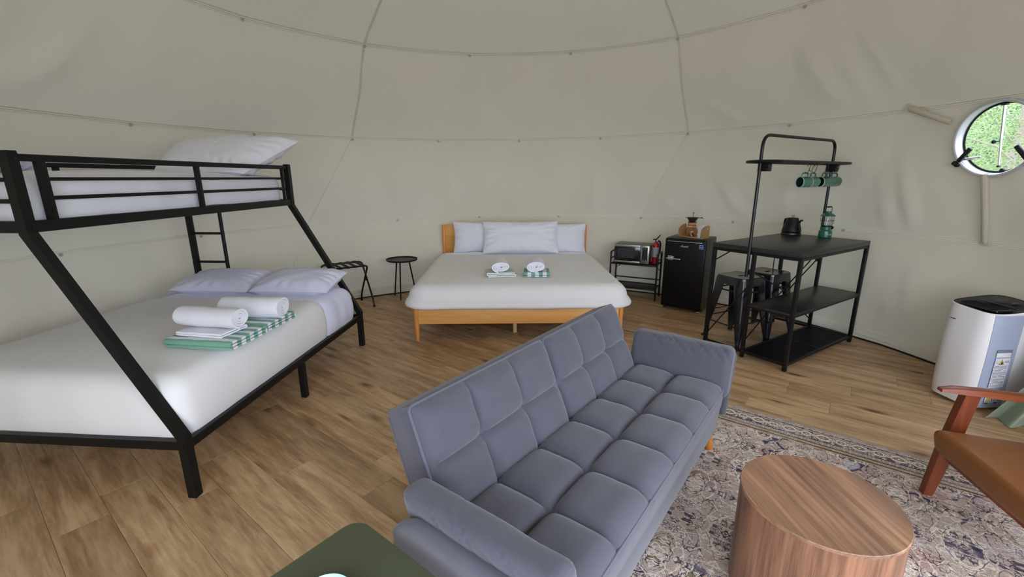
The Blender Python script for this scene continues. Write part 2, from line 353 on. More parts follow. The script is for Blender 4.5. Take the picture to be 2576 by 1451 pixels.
RUG_L, RUG_W = 2.74, 2.15
MT = dict(
    canvas=canvas_mat('tent_canvas', (210, 203, 184)),
    seam=mat('canvas_seam', (238, 234, 216), 0.85, bump=0.2, bscale=120),  # cloth glow put into a paler colour; no daylight passes the doubled strip
    sleeve=mat('pole_sleeve', (206, 199, 178), 0.85, bump=0.2, bscale=120),
    plank=wood('oak_plank', (209, 175, 135), (156, 121, 83), 0.42, 1.0, 'X', per_object=True, knots=True, bump=0.06),
    gap=mat('floor_gap', (50, 36, 24), 0.9),
    black=mat('black_metal', (15, 15, 16), 0.42, bump=0.05, bscale=300, spec=0.3),
    blacktube=mat('black_tube', (14, 14, 16), 0.32, spec=0.4),
    blackgloss=mat('gloss_black_steel', (20, 20, 26), 0.22, coat=0.3),
    blacktop=mat('black_laminate', (34, 33, 33), 0.38, bump=0.05, bscale=200),
    darkplastic=mat('dark_plastic', (26, 26, 28), 0.4),
    rubber=mat('rubber', (20, 20, 20), 0.8),
    sheet=mat('white_sheet', (238, 238, 246), 0.9, bump=0.12, bscale=14, stretch=(1, 1, 1), sheen=0.1),
    duvet=mat('ivory_duvet', (238, 236, 234), 0.9, bump=0.05, bscale=9, sheen=0.1),
    linen=mat('lavender_white_linen', (226, 228, 246), 0.9, bump=0.18, bscale=16),
    terry=mat('white_terry', (240, 240, 246), 1.0, bump=0.22, bscale=260),
    honey=wood('honey_wood', (240, 182, 106), (222, 154, 78), 0.4, 0.7, 'X'),
    honeyz=wood('honey_leg_wood', (236, 160, 84), (216, 134, 60), 0.4, 0.7, 'Z'),
    pine=mat('pale_pine', (206, 178, 132), 0.6, var=0.08, vscale=20),
    sofa=mat('grey_velvet', (77, 76, 85), 0.88, bump=0.08, bscale=700, var=0.13, vscale=16, sheen=0.30),
    sofadark=mat('grey_velvet_piping', (90, 89, 99), 0.85, sheen=0.3),
    legwood=wood('orange_leg_wood', (206, 130, 48), (186, 108, 34), 0.4, 0.6, 'Z'),
    walnut=wood('walnut_top', (160, 122, 94), (114, 82, 60), 0.40, 3.0, 'X', strips=0.30, dist=0.15),
    walnutz=wood('walnut_side', (146, 104, 78), (100, 68, 50), 0.42, 3.0, 'Z', strips=0.26, dist=0.15),
    cherry=wood('cherry_chair_wood', (136, 68, 32), (106, 48, 22), 0.32, 0.8, 'X', bump=0.02),
    cherryz=wood('cherry_leg_wood', (122, 60, 32), (94, 42, 22), 0.32, 0.8, 'Z', bump=0.02),
    leather=mat('tan_leather', (122, 72, 28), 0.42, bump=0.12, bscale=90, var=0.12, vscale=5),
    olive=mat('olive_metal', (74, 79, 58), 0.5, bump=0.05, bscale=250),
    mint=mat('mint_glaze', (176, 214, 196), 0.2, coat=0.4),
    mugglaze=mat('green_glaze', (62, 112, 94), 0.15, coat=0.5, var=0.15, vscale=20),
    mugin=mat('dark_green_glaze', (30, 62, 54), 0.15, coat=0.5),
    mugrim=mat('pale_rim', (176, 196, 184), 0.3),
    lantern=mat('lantern_green', (30, 96, 70), 0.3, coat=0.3),
    white=mat('white_print', (232, 234, 236), 0.5),
    whiteplastic=mat('white_plastic', (232, 230, 228), 0.28),
    greyplastic=mat('grey_plastic', (164, 172, 192), 0.35),
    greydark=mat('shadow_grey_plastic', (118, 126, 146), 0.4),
    chrome=mat('chrome', (214, 214, 218), 0.18, metal=1.0),
    alu=mat('brushed_steel', (176, 172, 162), 0.35, metal=0.9),
    steelgrey=mat('grey_steel_top', (96, 95, 88), 0.4, metal=0.3),
    aluwhite=mat('white_aluminium', (206, 208, 214), 0.35, metal=0.2),
    fridge=mat('fridge_black', (9, 10, 13), 0.35, spec=0.3),
    fridgeside=mat('fridge_side', (66, 64, 58), 0.5),
    screen=mat('black_glass', (12, 14, 18), 0.12, coat=0.5),
    windowgrey=mat('oven_window', (44, 48, 54), 0.3),
    display=mat('display_green', (34, 74, 34), 0.3),
    red=mat('extinguisher_red', (190, 16, 30), 0.3, coat=0.3),
    label=mat('label_paper', (196, 194, 206), 0.6),
    labelwhite=mat('label_white', (226, 224, 228), 0.6),
    ink=mat('ink', (70, 70, 78), 0.7),
    inkdark=mat('ink_dark', (30, 26, 40), 0.6),
    yellow=mat('warning_yellow', (226, 206, 36), 0.5),
    blue=mat('sticker_blue', (24, 92, 190), 0.4),
    cork=mat('leather_collar', (196, 146, 104), 0.7, var=0.1),
    paper=mat('filter_paper', (226, 220, 210), 0.9),
    caddywood=wood('caddy_wood', (190, 150, 98), (160, 116, 68), 0.5, 0.8, 'X'),
    coffee=mat('mesh_filter_dark', (70, 62, 60), 0.35, metal=0.5),
    satin=mat('sage_satin', (132, 144, 120), 0.32, sheen=0.3, bump=0.04, bscale=30, spec=0.6),
    clear=glass('clear_pane', (0.97, 0.98, 0.97)),
    amberglass=glass('smoky_carafe_glass', (0.86, 0.74, 0.62)),
    lampglass=glass('lantern_glass', (0.9, 0.92, 0.9)),
    grommet=mat('snap_metal', (186, 182, 170), 0.4),
    grass=mat('outside_grass', (86, 108, 58), 0.95, var=0.3, vscale=1.5),
    neutral_ground=mat('neutral_bounce_ground', (150, 146, 138), 0.95, var=0.2, vscale=6),  # unseen ground, made neutral grey to keep green bounce off the ceiling
    bark=mat('bark', (150, 140, 128), 0.9, bump=0.4, bscale=30),
    deck=mat('deck_boards', (150, 138, 120), 0.8, var=0.15, vscale=3),
)


def leaf_mat(name, a, b_):
    m, n, l, b = newmat(name)
    oi = n.new('ShaderNodeTexCoord'); t = n.new('ShaderNodeTexNoise'); t.inputs['Scale'].default_value = 5; t.inputs['Detail'].default_value = 4
    l.new(oi.outputs['Object'], t.inputs['Vector'])
    r = ramp(n, [(0.35, lin(*a)), (0.65, lin(*b_))]); l.new(t.outputs['Fac'], r.inputs['Fac'])
    l.new(r.outputs['Color'], b.inputs['Base Color']); b.inputs['Roughness'].default_value = 0.6
    n2 = n.new('ShaderNodeBsdfTranslucent'); l.new(r.outputs['Color'], n2.inputs['Color'])
    mx = n.new('ShaderNodeMixShader'); mx.inputs['Fac'].default_value = 0.35
    l.new(b.outputs[0], mx.inputs[1]); l.new(n2.outputs[0], mx.inputs[2]); l.new(mx.outputs[0], n['Material Output'].inputs['Surface'])
    return m


MT['leaf1'] = leaf_mat('leaf_yellow_green', (112, 134, 76), (156, 168, 116))
MT['leaf2'] = leaf_mat('leaf_deep_green', (52, 88, 62), (92, 124, 84))


# ------------------------------------------------------------------ mesh helpers
class MB:
    def __init__(s): s.v = []; s.f = []

    def add(s, vs, fs, R=None, c=None):
        k = len(s.v)
        for p in vs:
            p = Vector(p)
            if R is not None: p = R @ p
            if c is not None: p = p + Vector(c)
            s.v.append(tuple(p))
        s.f += [tuple(i + k for i in f) for f in fs]
        return s

    def box(s, c, d, R=None):
        x, y, z = d[0] / 2, d[1] / 2, d[2] / 2
        vs = [(-x, -y, -z), (x, -y, -z), (x, y, -z), (-x, y, -z), (-x, -y, z), (x, -y, z), (x, y, z), (-x, y, z)]
        return s.add(vs, [(3, 2, 1, 0), (4, 5, 6, 7), (0, 1, 5, 4), (1, 2, 6, 5), (2, 3, 7, 6), (3, 0, 4, 7)], R, c)

    def rbox(s, c, d, r=0.005, seg=2, R=None, cuts=0, fn=None):
        bm = bmesh.new(); bmesh.ops.create_cube(bm, size=1)
        for v in bm.verts: v.co = Vector((v.co.x * d[0], v.co.y * d[1], v.co.z * d[2]))
        r = min(r, min(d) * 0.49)
        bmesh.ops.bevel(bm, geom=bm.edges[:], offset=r, segments=seg, profile=0.5, affect='EDGES')
        if cuts:
            for ax in range(3):
                nn = cuts[ax]
                for i in range(1, nn):
                    q = Vector((0, 0, 0)); q[ax] = d[ax] * (i / nn - 0.5); nm = Vector((0, 0, 0)); nm[ax] = 1
                    bmesh.ops.bisect_plane(bm, geom=bm.verts[:] + bm.edges[:] + bm.faces[:], plane_co=q, plane_no=nm)
        if fn:
            for v in bm.verts: v.co = fn(v.co.copy())
        bm.verts.index_update()
        vs = [v.co.copy() for v in bm.verts]; fs = [[v.index for v in f.verts] for f in bm.faces]
        bm.free()
        return s.add(vs, fs, R, c)

    def beam(s, a, b, w, h=None, up=(0, 0, 1), bev=0.0):
        a, b = Vector(a), Vector(b); d = b - a; L = d.length; x = d.normalized(); u = Vector(up)
        if abs(x.dot(u)) > 0.98: u = Vector((0, 1, 0))
        y = u.cross(x).normalized(); z = x.cross(y)
        R = Matrix((x, y, z)).transposed()
        if bev: return s.rbox((a + b) / 2, (L, w, h or w), bev, 1, R)
        return s.box((a + b) / 2, (L, w, h or w), R)

    def tube(s, pts, r, n=8, closed=False, cap=True):
        pts = [Vector(p) for p in pts]; m = len(pts); k = len(s.v)
        T = []
        for i in range(m):
            if closed: d = pts[(i + 1) % m] - pts[i - 1]
            else: d = pts[min(i + 1, m - 1)] - pts[max(i - 1, 0)]
            T.append(d.normalized())
        u = Vector((0, 0, 1)) if abs(T[0].z) < 0.9 else Vector((1, 0, 0))
        y = u.cross(T[0]).normalized()
        for i in range(m):
            y = (y - T[i] * y.dot(T[i])).normalized(); z = T[i].cross(y)
            rr = r[i] if isinstance(r, (list, tuple)) else r
            for j in range(n):
                a = 2 * pi * j / n
                s.v.append(tuple(pts[i] + (y * cos(a) + z * sin(a)) * rr))
        for i in range(m if closed else m - 1):
            i2 = (i + 1) % m
            for j in range(n):
                j2 = (j + 1) % n
                s.f.append((k + i * n + j, k + i * n + j2, k + i2 * n + j2, k + i2 * n + j))
        if cap and not closed:
            s.f.append(tuple(k + j for j in reversed(range(n)))); s.f.append(tuple(k + (m - 1) * n + j for j in range(n)))
        return s

    def lathe(s, prof, n=24, c=(0, 0, 0), R=None, cap0=False, cap1=False):
        vs = []; fs = []; m = len(prof)
        for r, z in prof:
            for j in range(n):
                a = 2 * pi * j / n; vs.append((r * cos(a), r * sin(a), z))
        for i in range(m - 1):
            for j in range(n):
                j2 = (j + 1) % n; fs.append((i * n + j, i * n + j2, (i + 1) * n + j2, (i + 1) * n + j))
        if cap0: fs.append(tuple(reversed(range(n))))
        if cap1: fs.append(tuple((m - 1) * n + j for j in range(n)))
        return s.add(vs, fs, R, c)

    def prism(s, poly, a, b, axis='z', R=None, c=None):
        m = len(poly); f3 = {'z': lambda p, t: (p[0], p[1], t), 'y': lambda p, t: (p[0], t, p[1]), 'x': lambda p, t: (t, p[0], p[1])}[axis]
        vs = [f3(p, a) for p in poly] + [f3(p, b) for p in poly]
        fs = [tuple(reversed(range(m))), tuple(range(m, 2 * m))] + [(i, (i + 1) % m, m + (i + 1) % m, m + i) for i in range(m)]
        return s.add(vs, fs, R, c)

    def grid(s, nu, nv, fn, R=None, c=None, flip=False):
        vs = [fn(i / nu, j / nv) for j in range(nv + 1) for i in range(nu + 1)]
        fs = []
        for j in range(nv):
            for i in range(nu):
                q = (j * (nu + 1) + i, j * (nu + 1) + i + 1, (j + 1) * (nu + 1) + i + 1, (j + 1) * (nu + 1) + i)
                fs.append(q[::-1] if flip else q)
        return s.add(vs, fs, R, c)

    def loft(s, loops, cap0=True, cap1=True):
        k = len(s.v); n = len(loops[0])
        for lp in loops: s.v += [tuple(p) for p in lp]
        for i in range(len(loops) - 1):
            for j in range(n):
                j2 = (j + 1) % n; s.f.append((k + i * n + j, k + i * n + j2, k + (i + 1) * n + j2, k + (i + 1) * n + j))
        if cap0: s.f.append(tuple(k + j for j in reversed(range(n))))
        if cap1: s.f.append(tuple(k + (len(loops) - 1) * n + j for j in range(n)))
        return s

    def ball(s, c, r, n=10, sc=(1, 1, 1)):
        prof = [(max(1e-4, sin(pi * i / n)) * r, -cos(pi * i / n) * r) for i in range(n + 1)]
        return s.lathe(prof, n * 2, c, Matrix.Diagonal(sc))


def link(name, data, parent=None):
    o = bpy.data.objects.new(name, data); COL.objects.link(o)
    if parent: o.parent = parent
    return o


def build(name, mb, m, parent=None, smooth=0.6, loc=None, rot=None, kind=None):
    me = bpy.data.meshes.new(name); me.from_pydata(mb.v, [], mb.f); me.update()
    bm = bmesh.new(); bm.from_mesh(me); bmesh.ops.recalc_face_normals(bm, faces=bm.faces[:]); bm.to_mesh(me); bm.free()
    if smooth:
        me.polygons.foreach_set('use_smooth', [True] * len(me.polygons))
        me.set_sharp_from_angle(angle=smooth)
    me.materials.append(MT[m] if isinstance(m, str) else m)
    o = link(name, me, parent)
    if loc is not None: o.location = loc
    if rot is not None: o.rotation_euler = rot
    if kind: o['kind'] = kind
    return o


def thing(name, label, cat, loc=(0, 0, 0), rz=0.0, group=None):
    o = link(name, None); o.empty_display_size = 0.1
    o.location = loc; o.rotation_euler = (0, 0, rz)
    return tag(o, label, cat, group)


def tag(o, label, cat, group=None):
    o['label'] = label; o['category'] = cat
    if group: o['group'] = group
    return o


def dup(root, loc, rz, label, group=None, rot=None):
    r = root.copy(); COL.objects.link(r); r.location = loc
    r.rotation_euler = rot if rot is not None else (0, 0, rz)
    r['label'] = label
    if group: r['group'] = group
    for ch in list(root.children):
        c = ch.copy(); COL.objects.link(c); c.parent = r
        for g in list(ch.children):
            d = g.copy(); COL.objects.link(d); d.parent = c
    return r


def rrect(w, h, r, n=6):
    pts = []
    for cx, cy, a0 in ((w / 2 - r, h / 2 - r, 0), (-w / 2 + r, h / 2 - r, 90), (-w / 2 + r, -h / 2 + r, 180), (w / 2 - r, -h / 2 + r, 270)):
        for i in range(n + 1):
            a = rad(a0 + 90 * i / n); pts.append((cx + r * cos(a), cy + r * sin(a)))
    return pts


def bend(pts, r, n=5):
    pts = [Vector(p) for p in pts]; out = [pts[0]]
    for i in range(1, len(pts) - 1):
        a, b, c = pts[i - 1], pts[i], pts[i + 1]
        d1 = (a - b); d2 = (c - b); rr = min(r, d1.length * .49, d2.length * .49)
        p, q = b + d1.normalized() * rr, b + d2.normalized() * rr
        for k in range(n + 1):
            t = k / n; out.append(p * (1 - t) ** 2 + b * 2 * t * (1 - t) + q * t * t)
    out.append(pts[-1]); return out


def nz(x, y, z=0.0): return noise.noise(Vector((x, y, z)))


def text_mb(body, size, shear=0.0, spacing=1.0, ext=0.0005):
    cu = bpy.data.curves.new('lettering', 'FONT'); cu.body = body; cu.size = size; cu.shear = shear; cu.extrude = ext
    cu.align_x = 'CENTER'; cu.align_y = 'CENTER'; cu.space_character = spacing; cu.resolution_u = 3
    o = bpy.data.objects.new('lettering', cu); COL.objects.link(o)
    dg = bpy.context.evaluated_depsgraph_get(); me = bpy.data.meshes.new_from_object(o.evaluated_get(dg))
    mb = MB(); mb.add([v.co.copy() for v in me.vertices], [tuple(p.vertices) for p in me.polygons])
    bpy.data.objects.remove(o); bpy.data.curves.remove(cu); bpy.data.meshes.remove(me)
    return mb


def place(mb, R=None, c=None):
    o = MB(); o.add(mb.v, mb.f, R, c); return o


def puff(x0, x1, y0, y1, z0, z1, r=0.10, bulge=0.03, corner=0.10, crown=0.02, seed=0, amp=0.004, dens=60, side_amp=0.006, hang=False):
    """a soft slab (mattress, duvet): bulging sides rolled over into a softly uneven top"""
    w, h = x1 - x0, y1 - y0; cx, cy = (x0 + x1) / 2, (y0 + y1) / 2
    prof = []
    for i in range(7):
        t = i / 6; prof.append((bulge * ((.55, .93, 1.0, .93, .8, .64, .45)[i] if hang else sin(pi * (0.12 + 0.76 * t))), z0 + (z1 - r - z0) * t))
    e = prof[-1][0]
    for i in range(1, 7):
        a = pi / 2 * i / 6; prof.append((e - (r + e * .5) * (1 - cos(a)), z1 - r + r * sin(a)))
    e = prof[-1][0]
    per = 2 * (w + h); n = max(40, int(per * dens / 2))

    def outline(off):
        W, H = w + 2 * off, h + 2 * off; rr = max(0.01, min(corner + off, W / 2 - .001, H / 2 - .001))
        # points at constant fraction of the perimeter
        segs = []; L = [H - 2 * rr, pi / 2 * rr, W - 2 * rr, pi / 2 * rr] * 2
        tot = sum(L); res = []
        for i in range(n):
            d = tot * i / n; k = 0
            while k < 7 and d > L[k]: d -= L[k]; k += 1
            q, arc = k // 2, k % 2
            # sides in order right(+x, going +y), top(-x), left(-y), bottom(+x)
            sx, sy = W / 2, H / 2
            if not arc:
                p = [(sx, -sy + rr + d), (sx - rr - d, sy), (-sx, sy - rr - d), (-sx + rr + d, -sy)][q]
            else:
                a = pi / 2 * q + d / rr; c = [(sx - rr, sy - rr), (-sx + rr, sy - rr), (-sx + rr, -sy + rr), (sx - rr, -sy + rr)][q]
                p = (c[0] + rr * cos(a), c[1] + rr * sin(a))
            res.append(p)
        return res
    loops = []
    for off, z in prof:
        lp = []
        for i, p in enumerate(outline(off)):
            f = (z - z0) / (z1 - z0)
            k = side_amp * nz(p[0] * 7 + seed, p[1] * 7, z * 2.5) * (0.4 + .6 * sin(pi * min(1, f)))
            d = Vector((p[0], p[1])); dn = d.normalized()
            lp.append((cx + p[0] + dn.x * k, cy + p[1] + dn.y * k, z + amp * nz(p[0] * 3, p[1] * 3, seed)))
        loops.append(lp)
    base = outline(e)
    for s in (0.93, .84, .74, .62, .5, .38, .26, .14, .05):
        loops.append([(cx + p[0] * s, cy + p[1] * s, z1 + crown * (1 - s * s) + amp * 1.6 * nz(p[0] * s * 3, p[1] * s * 3, seed + 3)) for p in base])
    return MB().loft(loops)


def pillow(L, W, T, seed=0, n=30, pinch=0.05, wr=0.008, skew=0.0):
    mb = MB()
    for sgn in (1, -1):
        def f(a, b):
            u, v = a * 2 - 1, b * 2 - 1
            t = (max(0, 1 - abs(u) ** 2.8) * max(0, 1 - abs(v) ** 2.8)) ** 0.52
            x = L / 2 * u * (1 - pinch * (1 - v * v)) + skew * v * max(0, u); y = W / 2 * v * (1 - pinch * 1.3 * (1 - u * u))
            z = sgn * T / 2 * t
            rim = min(1 - abs(u), 1 - abs(v))
            z += wr * nz(u * 2.5 + seed, v * 2.5, sgn) * min(1, t * 2)
            ang = atan2(v, u)
            z += sgn * wr * 1.1 * sin(ang * 17 + 3 * nz(u * 2, v * 2, seed)) * math.exp(-((rim - .16) / .12) ** 2) * min(1, t * 2)
            return (x, y, z)
        mb.grid(n, n, f, flip=(sgn < 0))
    return mb


def Rz(a): return Matrix.Rotation(a, 3, 'Z')
def Rx(a): return Matrix.Rotation(a, 3, 'X')
def Ry(a): return Matrix.Rotation(a, 3, 'Y')


# ------------------------------------------------------------------ dome shell
RINGS = [  # (height, tilt of height with azimuth, radius, first snap azimuth, spacing)
    (0.0, 0.0, 3.45, 0, 18), (0.985, 0.02, 3.55, 9, 18), (1.98, 0.04, 3.33, 0, 18), (2.83, 0.045, 2.68, 6, 24), (3.45, 0.02, 1.5, 18, 36), (3.72, 0, 0.02, 0, 36)]


def ringpt(k, az):
    z, t, r, _, _ = RINGS[k]
    a = rad(az); return Vector((DC.x + r * cos(a), DC.y + r * sin(a), z + t * cos(a)))


TRIS = []
for k in range(5):
    _, _, _, p0, s0 = RINGS[k]; _, _, _, p1, s1 = RINGS[k + 1]
    A = [p0 + s0 * i for i in range(-3, int(720 / s0) + 3)]; B = [p1 + s1 * i for i in range(-3, int(720 / s1) + 3)]
    i = j = 0; tr = []
    while i < len(A) - 1 and j < len(B) - 1:
        if A[i + 1] <= B[j + 1]:
            tr.append(((A[i], 0), (A[i + 1], 0), (B[j], 1))); i += 1
        else:
            tr.append(((A[i], 0), (B[j + 1], 1), (B[j], 1))); j += 1
    TRIS.append(tr)

CREASE = [  # azimuth, z, azimuth, z, depth, width in degrees: hanging folds of the liner
    (106.2, 1.80, 105.2, 1.05, 0.022, 0.55), (72.9, 1.75, 73.6, 1.02, 0.016, 0.6), (58.9, 1.35, 55.8, 1.0, 0.022, 0.9), (48.4, 1.56, 43.5, 1.05, 0.020, 1.0),
    (52.5, 1.5, 50.5, 1.02, 0.015, 0.9), (19.2, 1.75, 17.6, 1.02, 0.022, 0.45), (21.5, 1.5, 21.0, 1.02, 0.018, 0.4), (48.7, 2.4, 43.5, 2.0, 0.020, 0.8), (45.8, 2.25, 43.0, 2.0, 0.014, 0.5),
    (32.7, 2.8, 27.6, 2.12, 0.022, 1.3), (27, 2.6, 24, 2.1, 0.014, 0.5), (23, 2.7, 20, 2.15, 0.012, 0.6), (170.2, 2.6, 176, 2.05, 0.035, 1.6), (110.5, 2.3, 107.5, 1.99, 0.012, 1.0), (100.3, 2.75, 99.2, 2.0, 0.016, 1.2),
    (78.5, 2.75, 78.0, 2.0, 0.014, 1.2), (36, 1.7, 35.6, 1.05, 0.012, 0.9), (30, 1.6, 30.5, 1.0, 0.016, 0.8), (16.5, 0.95, 15.2, 0.2, 0.014, 0.5), (14.4, 0.8, 13.6, 0.2, 0.011, 0.45), (18.5, 0.6, 17.6, 0.2, 0.009, 0.6),
    (90.5, 1.6, 90.5, 1.05, 0.008, 0.8), (96.5, 1.5, 97.5, 1.02, 0.008, 0.6), (116, 1.5, 116, 1.0, 0.010, 1.2), (80.5, 1.4, 80.7, 1.0, 0.010, 0.7), (64.5, 1.6, 63.5, 1.0, 0.008, .7), (131, 1.4, 133, 1.0, 0.01, 1.2)]


def dome(k, az, t, inset=0.0):
    """point of the liner: band k, azimuth in degrees, t from the lower ring 0 to the upper ring 1"""
    a = az % 360
    P = [ringpt(max(0, k - 1), a), ringpt(k, a), ringpt(k + 1, a), ringpt(min(5, k + 2), a)]
    if k == 0: P[0] = P[1] * 2 - P[2]; P[0].z = -1
    sm = 0.5 * ((2 * P[1]) + (P[2] - P[0]) * t + (2 * P[0] - 5 * P[1] + 4 * P[2] - P[3]) * t * t + (3 * P[1] - P[0] - 3 * P[2] + P[3]) * t ** 3)
    if k == 0: sm = P[1].lerp(P[2], t); sm = sm + Vector((cos(rad(a)), sin(rad(a)), 0)) * 0.05 * sin(pi * t)
    fc = sm
    if k < 4:
        for (p, q, r) in TRIS[k]:
            d = (q[0] - p[0]) * (r[1] - p[1]) - (r[0] - p[0]) * (q[1] - p[1])
            x, y = a - p[0], t - p[1]
            w1 = (x * (r[1] - p[1]) - (r[0] - p[0]) * y) / d; w2 = ((q[0] - p[0]) * y - x * (q[1] - p[1])) / d
            if w1 >= -1e-6 and w2 >= -1e-6 and w1 + w2 <= 1 + 1e-6:
                fc = ringpt(k + p[1], p[0]) * (1 - w1 - w2) + ringpt(k + q[1], q[0]) * w1 + ringpt(k + r[1], r[0]) * w2
                break
    ring = min(t, 1 - t)
    p = sm.lerp(fc, 0.35 + 1.25 * sin(pi * t))
    out = Vector((cos(rad(a)), sin(rad(a)), 0.25 if k >= 2 else 0))
    d = -inset
    env = min(1, ring * 6)
    d += env * 0.014 * nz(a * 0.16, p.z * 1.1, 2.0) + env * 0.004 * nz(a * 0.55, p.z * 1.2, 5.0)
    for a0, z0, a1, z1, amp, w in CREASE:
        if min(z0, z1) - .05 < p.z < max(z0, z1) + .05:
            s = (p.z - z0) / (z1 - z0); s = max(0, min(1, s)); c = a0 + (a1 - a0) * s; da = (a - c + 180) % 360 - 180
            ww = w * (0.5 + 1.1 * s)
            if abs(da) < 4 * ww: d -= 2.0 * amp * math.exp(-(da / ww) ** 2) * min(1, s * 1.6) * (1 - 0.5 * max(0, s - .85) / .15) * env
    return p + out * d


def shift(k, t):  # the panel seams lean from ring 2 down to the floor
    return 18 - 9 * t if k == 0 else (9 * (1 - t) if k == 1 else 0)


floor = link('floor', None); floor['kind'] = 'structure'
WINR = 0.247
_wa = rad(8.8)
_t = min((abs(dome(1, 8.8, i / 200).z - 1.752), i / 200) for i in range(200))[1]
WIN = dome(1, 8.8, _t)
_d = (dome(1, 8.8, _t + .25) - dome(1, 8.8, _t - .25)).normalized()      # the wall leans inwards here
WX = Vector((-sin(_wa), cos(_wa), 0)); WZ = _d; WN = WX.cross(WZ).normalized()
WZ = WN.cross(WX)
walls = {}
SECT = {'wall_back': (54, 126), 'wall_left': (126, BAY[0]), 'wall_front': BAY, 'wall_right': (BAY[1], 414)}
for nm, (b0, b1) in SECT.items():
    w = link(nm, None); w['kind'] = 'structure'; walls[nm] = w
ceil = link('ceiling', None); ceil['kind'] = 'structure'


def panel(parent, k, b0, b1, m='canvas', lean=True):
    step = 0.8 if nm != 'x' else 2
    nu = max(4, int((b1 - b0) / step)); nv = 26 if k < 3 else 12
    mb = MB()
    def f(u, v):
        s0 = shift(k, v) if lean and b0 in (54, 126) else 0
        s1 = shift(k, v) if lean and b1 in (126, 414, 54) else 0
        az = (b0 + s0) * (1 - u) + (b1 + s1) * u
        return dome(k, az, v)
    mb.grid(nu, nv, f)
    if parent.name == 'wall_right' and k == 1:   # cut the round opening
        loc = []
        for p in mb.v:
            d = Vector(p) - WIN; x, z = d.dot(WX), d.dot(WZ); loc.append((x, z, hypot(x, z)))
        keep = []
        used = set()
        for fc in mb.f:
            if all(loc[i][2] < WINR for i in fc): continue
            keep.append(fc); used.update(fc)
        for i in used:
            x, z, r = loc[i]
            if r < WINR + 0.012:
                s = (WINR + 0.012) / max(r, 1e-4) - 1
                mb.v[i] = tuple(Vector(mb.v[i]) + WX * x * s + WZ * z * s)
        mb.f = keep
    return build('canvas_panel', mb, m, parent, smooth=3.0)


for nm, (b0, b1) in SECT.items():
    if nm == 'wall_front': continue
    for k in range(3): panel(walls[nm], k, b0, b1)
for b0, b1 in ((54, 126), (126, BAY[0]), BAY, (BAY[1], 414)):
    panel(ceil, 3, b0, b1); panel(ceil, 4, b0, b1)
panel(walls['wall_front'], 2, *BAY)


def ribbon(fn, n, half, name, parent, proud=0.007):
    """a folded canvas seam: flat strip with two stitched ridges, following fn(s) -> (point, side, outward)"""
    mb = MB(); prof = [(-1, 0.0), (-0.97, 1.0), (-0.5, 0.9), (-0.44, 0.05), (-0.36, 0.05), (-0.30, 0.9), (0.30, 0.9), (0.36, 0.05), (0.44, 0.05), (0.5, 0.9), (0.97, 1.0), (1, 0.0)]
    m = len(prof)
    for i in range(n + 1):
        p, sd, o = fn(i / n)
        for a, b in prof: mb.v.append(tuple(p + sd * a * half - o * b * proud))
    for i in range(n):
        for j in range(m - 1):
            mb.f.append((i * m + j, i * m + j + 1, (i + 1) * m + j + 1, (i + 1) * m + j))
    return build(name, mb, 'seam', parent, smooth=0.9)


def hring(k, b0, b1, parent):
    def fn(s):
        az = b0 + (b1 - b0) * s
        p = dome(k, az, 0.0); o = Vector((cos(rad(az)), sin(rad(az)), 0.0)); sd = Vector((o.x * -.15 * k, o.y * -.15 * k, 1)).normalized()
        return p - o * 0.002, sd, o
    return ribbon(fn, int((b1 - b0) / 0.8), 0.017, 'seam_strip', parent)


for nm, (b0, b1) in SECT.items():
    hring(1, b0, b1, walls[nm]) if nm != 'wall_front' else None
    hring(2, b0, b1, walls[nm]); hring(3, b0, b1, walls[nm])


def vseam(b, k, parent, half=0.012):
    def fn(s):
        az = b + shift(k, s); p = dome(k, az, s); o = Vector((cos(rad(az)), sin(rad(az)), 0.2 if k > 1 else 0)).normalized()
        sd = Vector((-sin(rad(az)), cos(rad(az)), 0)); return p - o * 0.001, sd, o
    return ribbon(fn, 30, half, 'seam_strip', parent, 0.008 if k > 1 else 0.004)


for b, wn_ in ((54, 'wall_back'), (126, 'wall_back')):
    for k in range(3): vseam(b, k, walls[wn_], 0.012 if k > 1 else 0.007)
    vseam(b, 3, ceil)
# folded hem along the floor
for nm, (b0, b1) in SECT.items():
    def fn(s, b0=b0, b1=b1):
        az = b0 + (b1 - b0) * s; p = dome(0, az, 0.055); o = Vector((cos(rad(az)), sin(rad(az)), 0)); return p - o * .002, Vector((0, 0, 1)), o
    ribbon(fn, int((b1 - b0) / 1.2), 0.058, 'floor_hem', walls[nm], 0.008)
# snap rings at the fabric nodes
sn = MB()
sn.tube([(0.0115 * cos(2 * pi * i / 14), 0.0115 * sin(2 * pi * i / 14), 0.004) for i in range(14)], 0.0036, 6, closed=True)
sn.lathe([(0.006, 0.0), (0.006, 0.006), (0.001, 0.007)], 10)
sn0 = None
for k, off in ((1, -0.016), (2, -0.018), (3, -0.02)):
    z, t, r, p0, s0 = RINGS[k]
    for i in range(int(360 / s0)):
        az = p0 + s0 * i
        if not (-8 <= ((az + 180) % 360) - 180 <= 180 or az > 352): continue
        if k == 1 and (6 < az % 360 < 12): continue
        p = dome(k, az, 0.0); o_ = Vector((cos(rad(az)), sin(rad(az)), 0))
        nm = 'wall_back' if 54 <= az <= 126 else ('wall_left' if az > 126 and az < 300 else 'wall_right')
        if sn0 is None:
            sn0 = build('snap', sn, 'grommet', walls[nm]); ob = sn0
        else:
            ob = sn0.copy(); COL.objects.link(ob); ob.parent = walls[nm]
        ob.location = p - o_ * 0.008 + Vector((0, 0, off))
        ob.rotation_euler = (-o_).to_track_quat('Z', 'Y').to_euler()

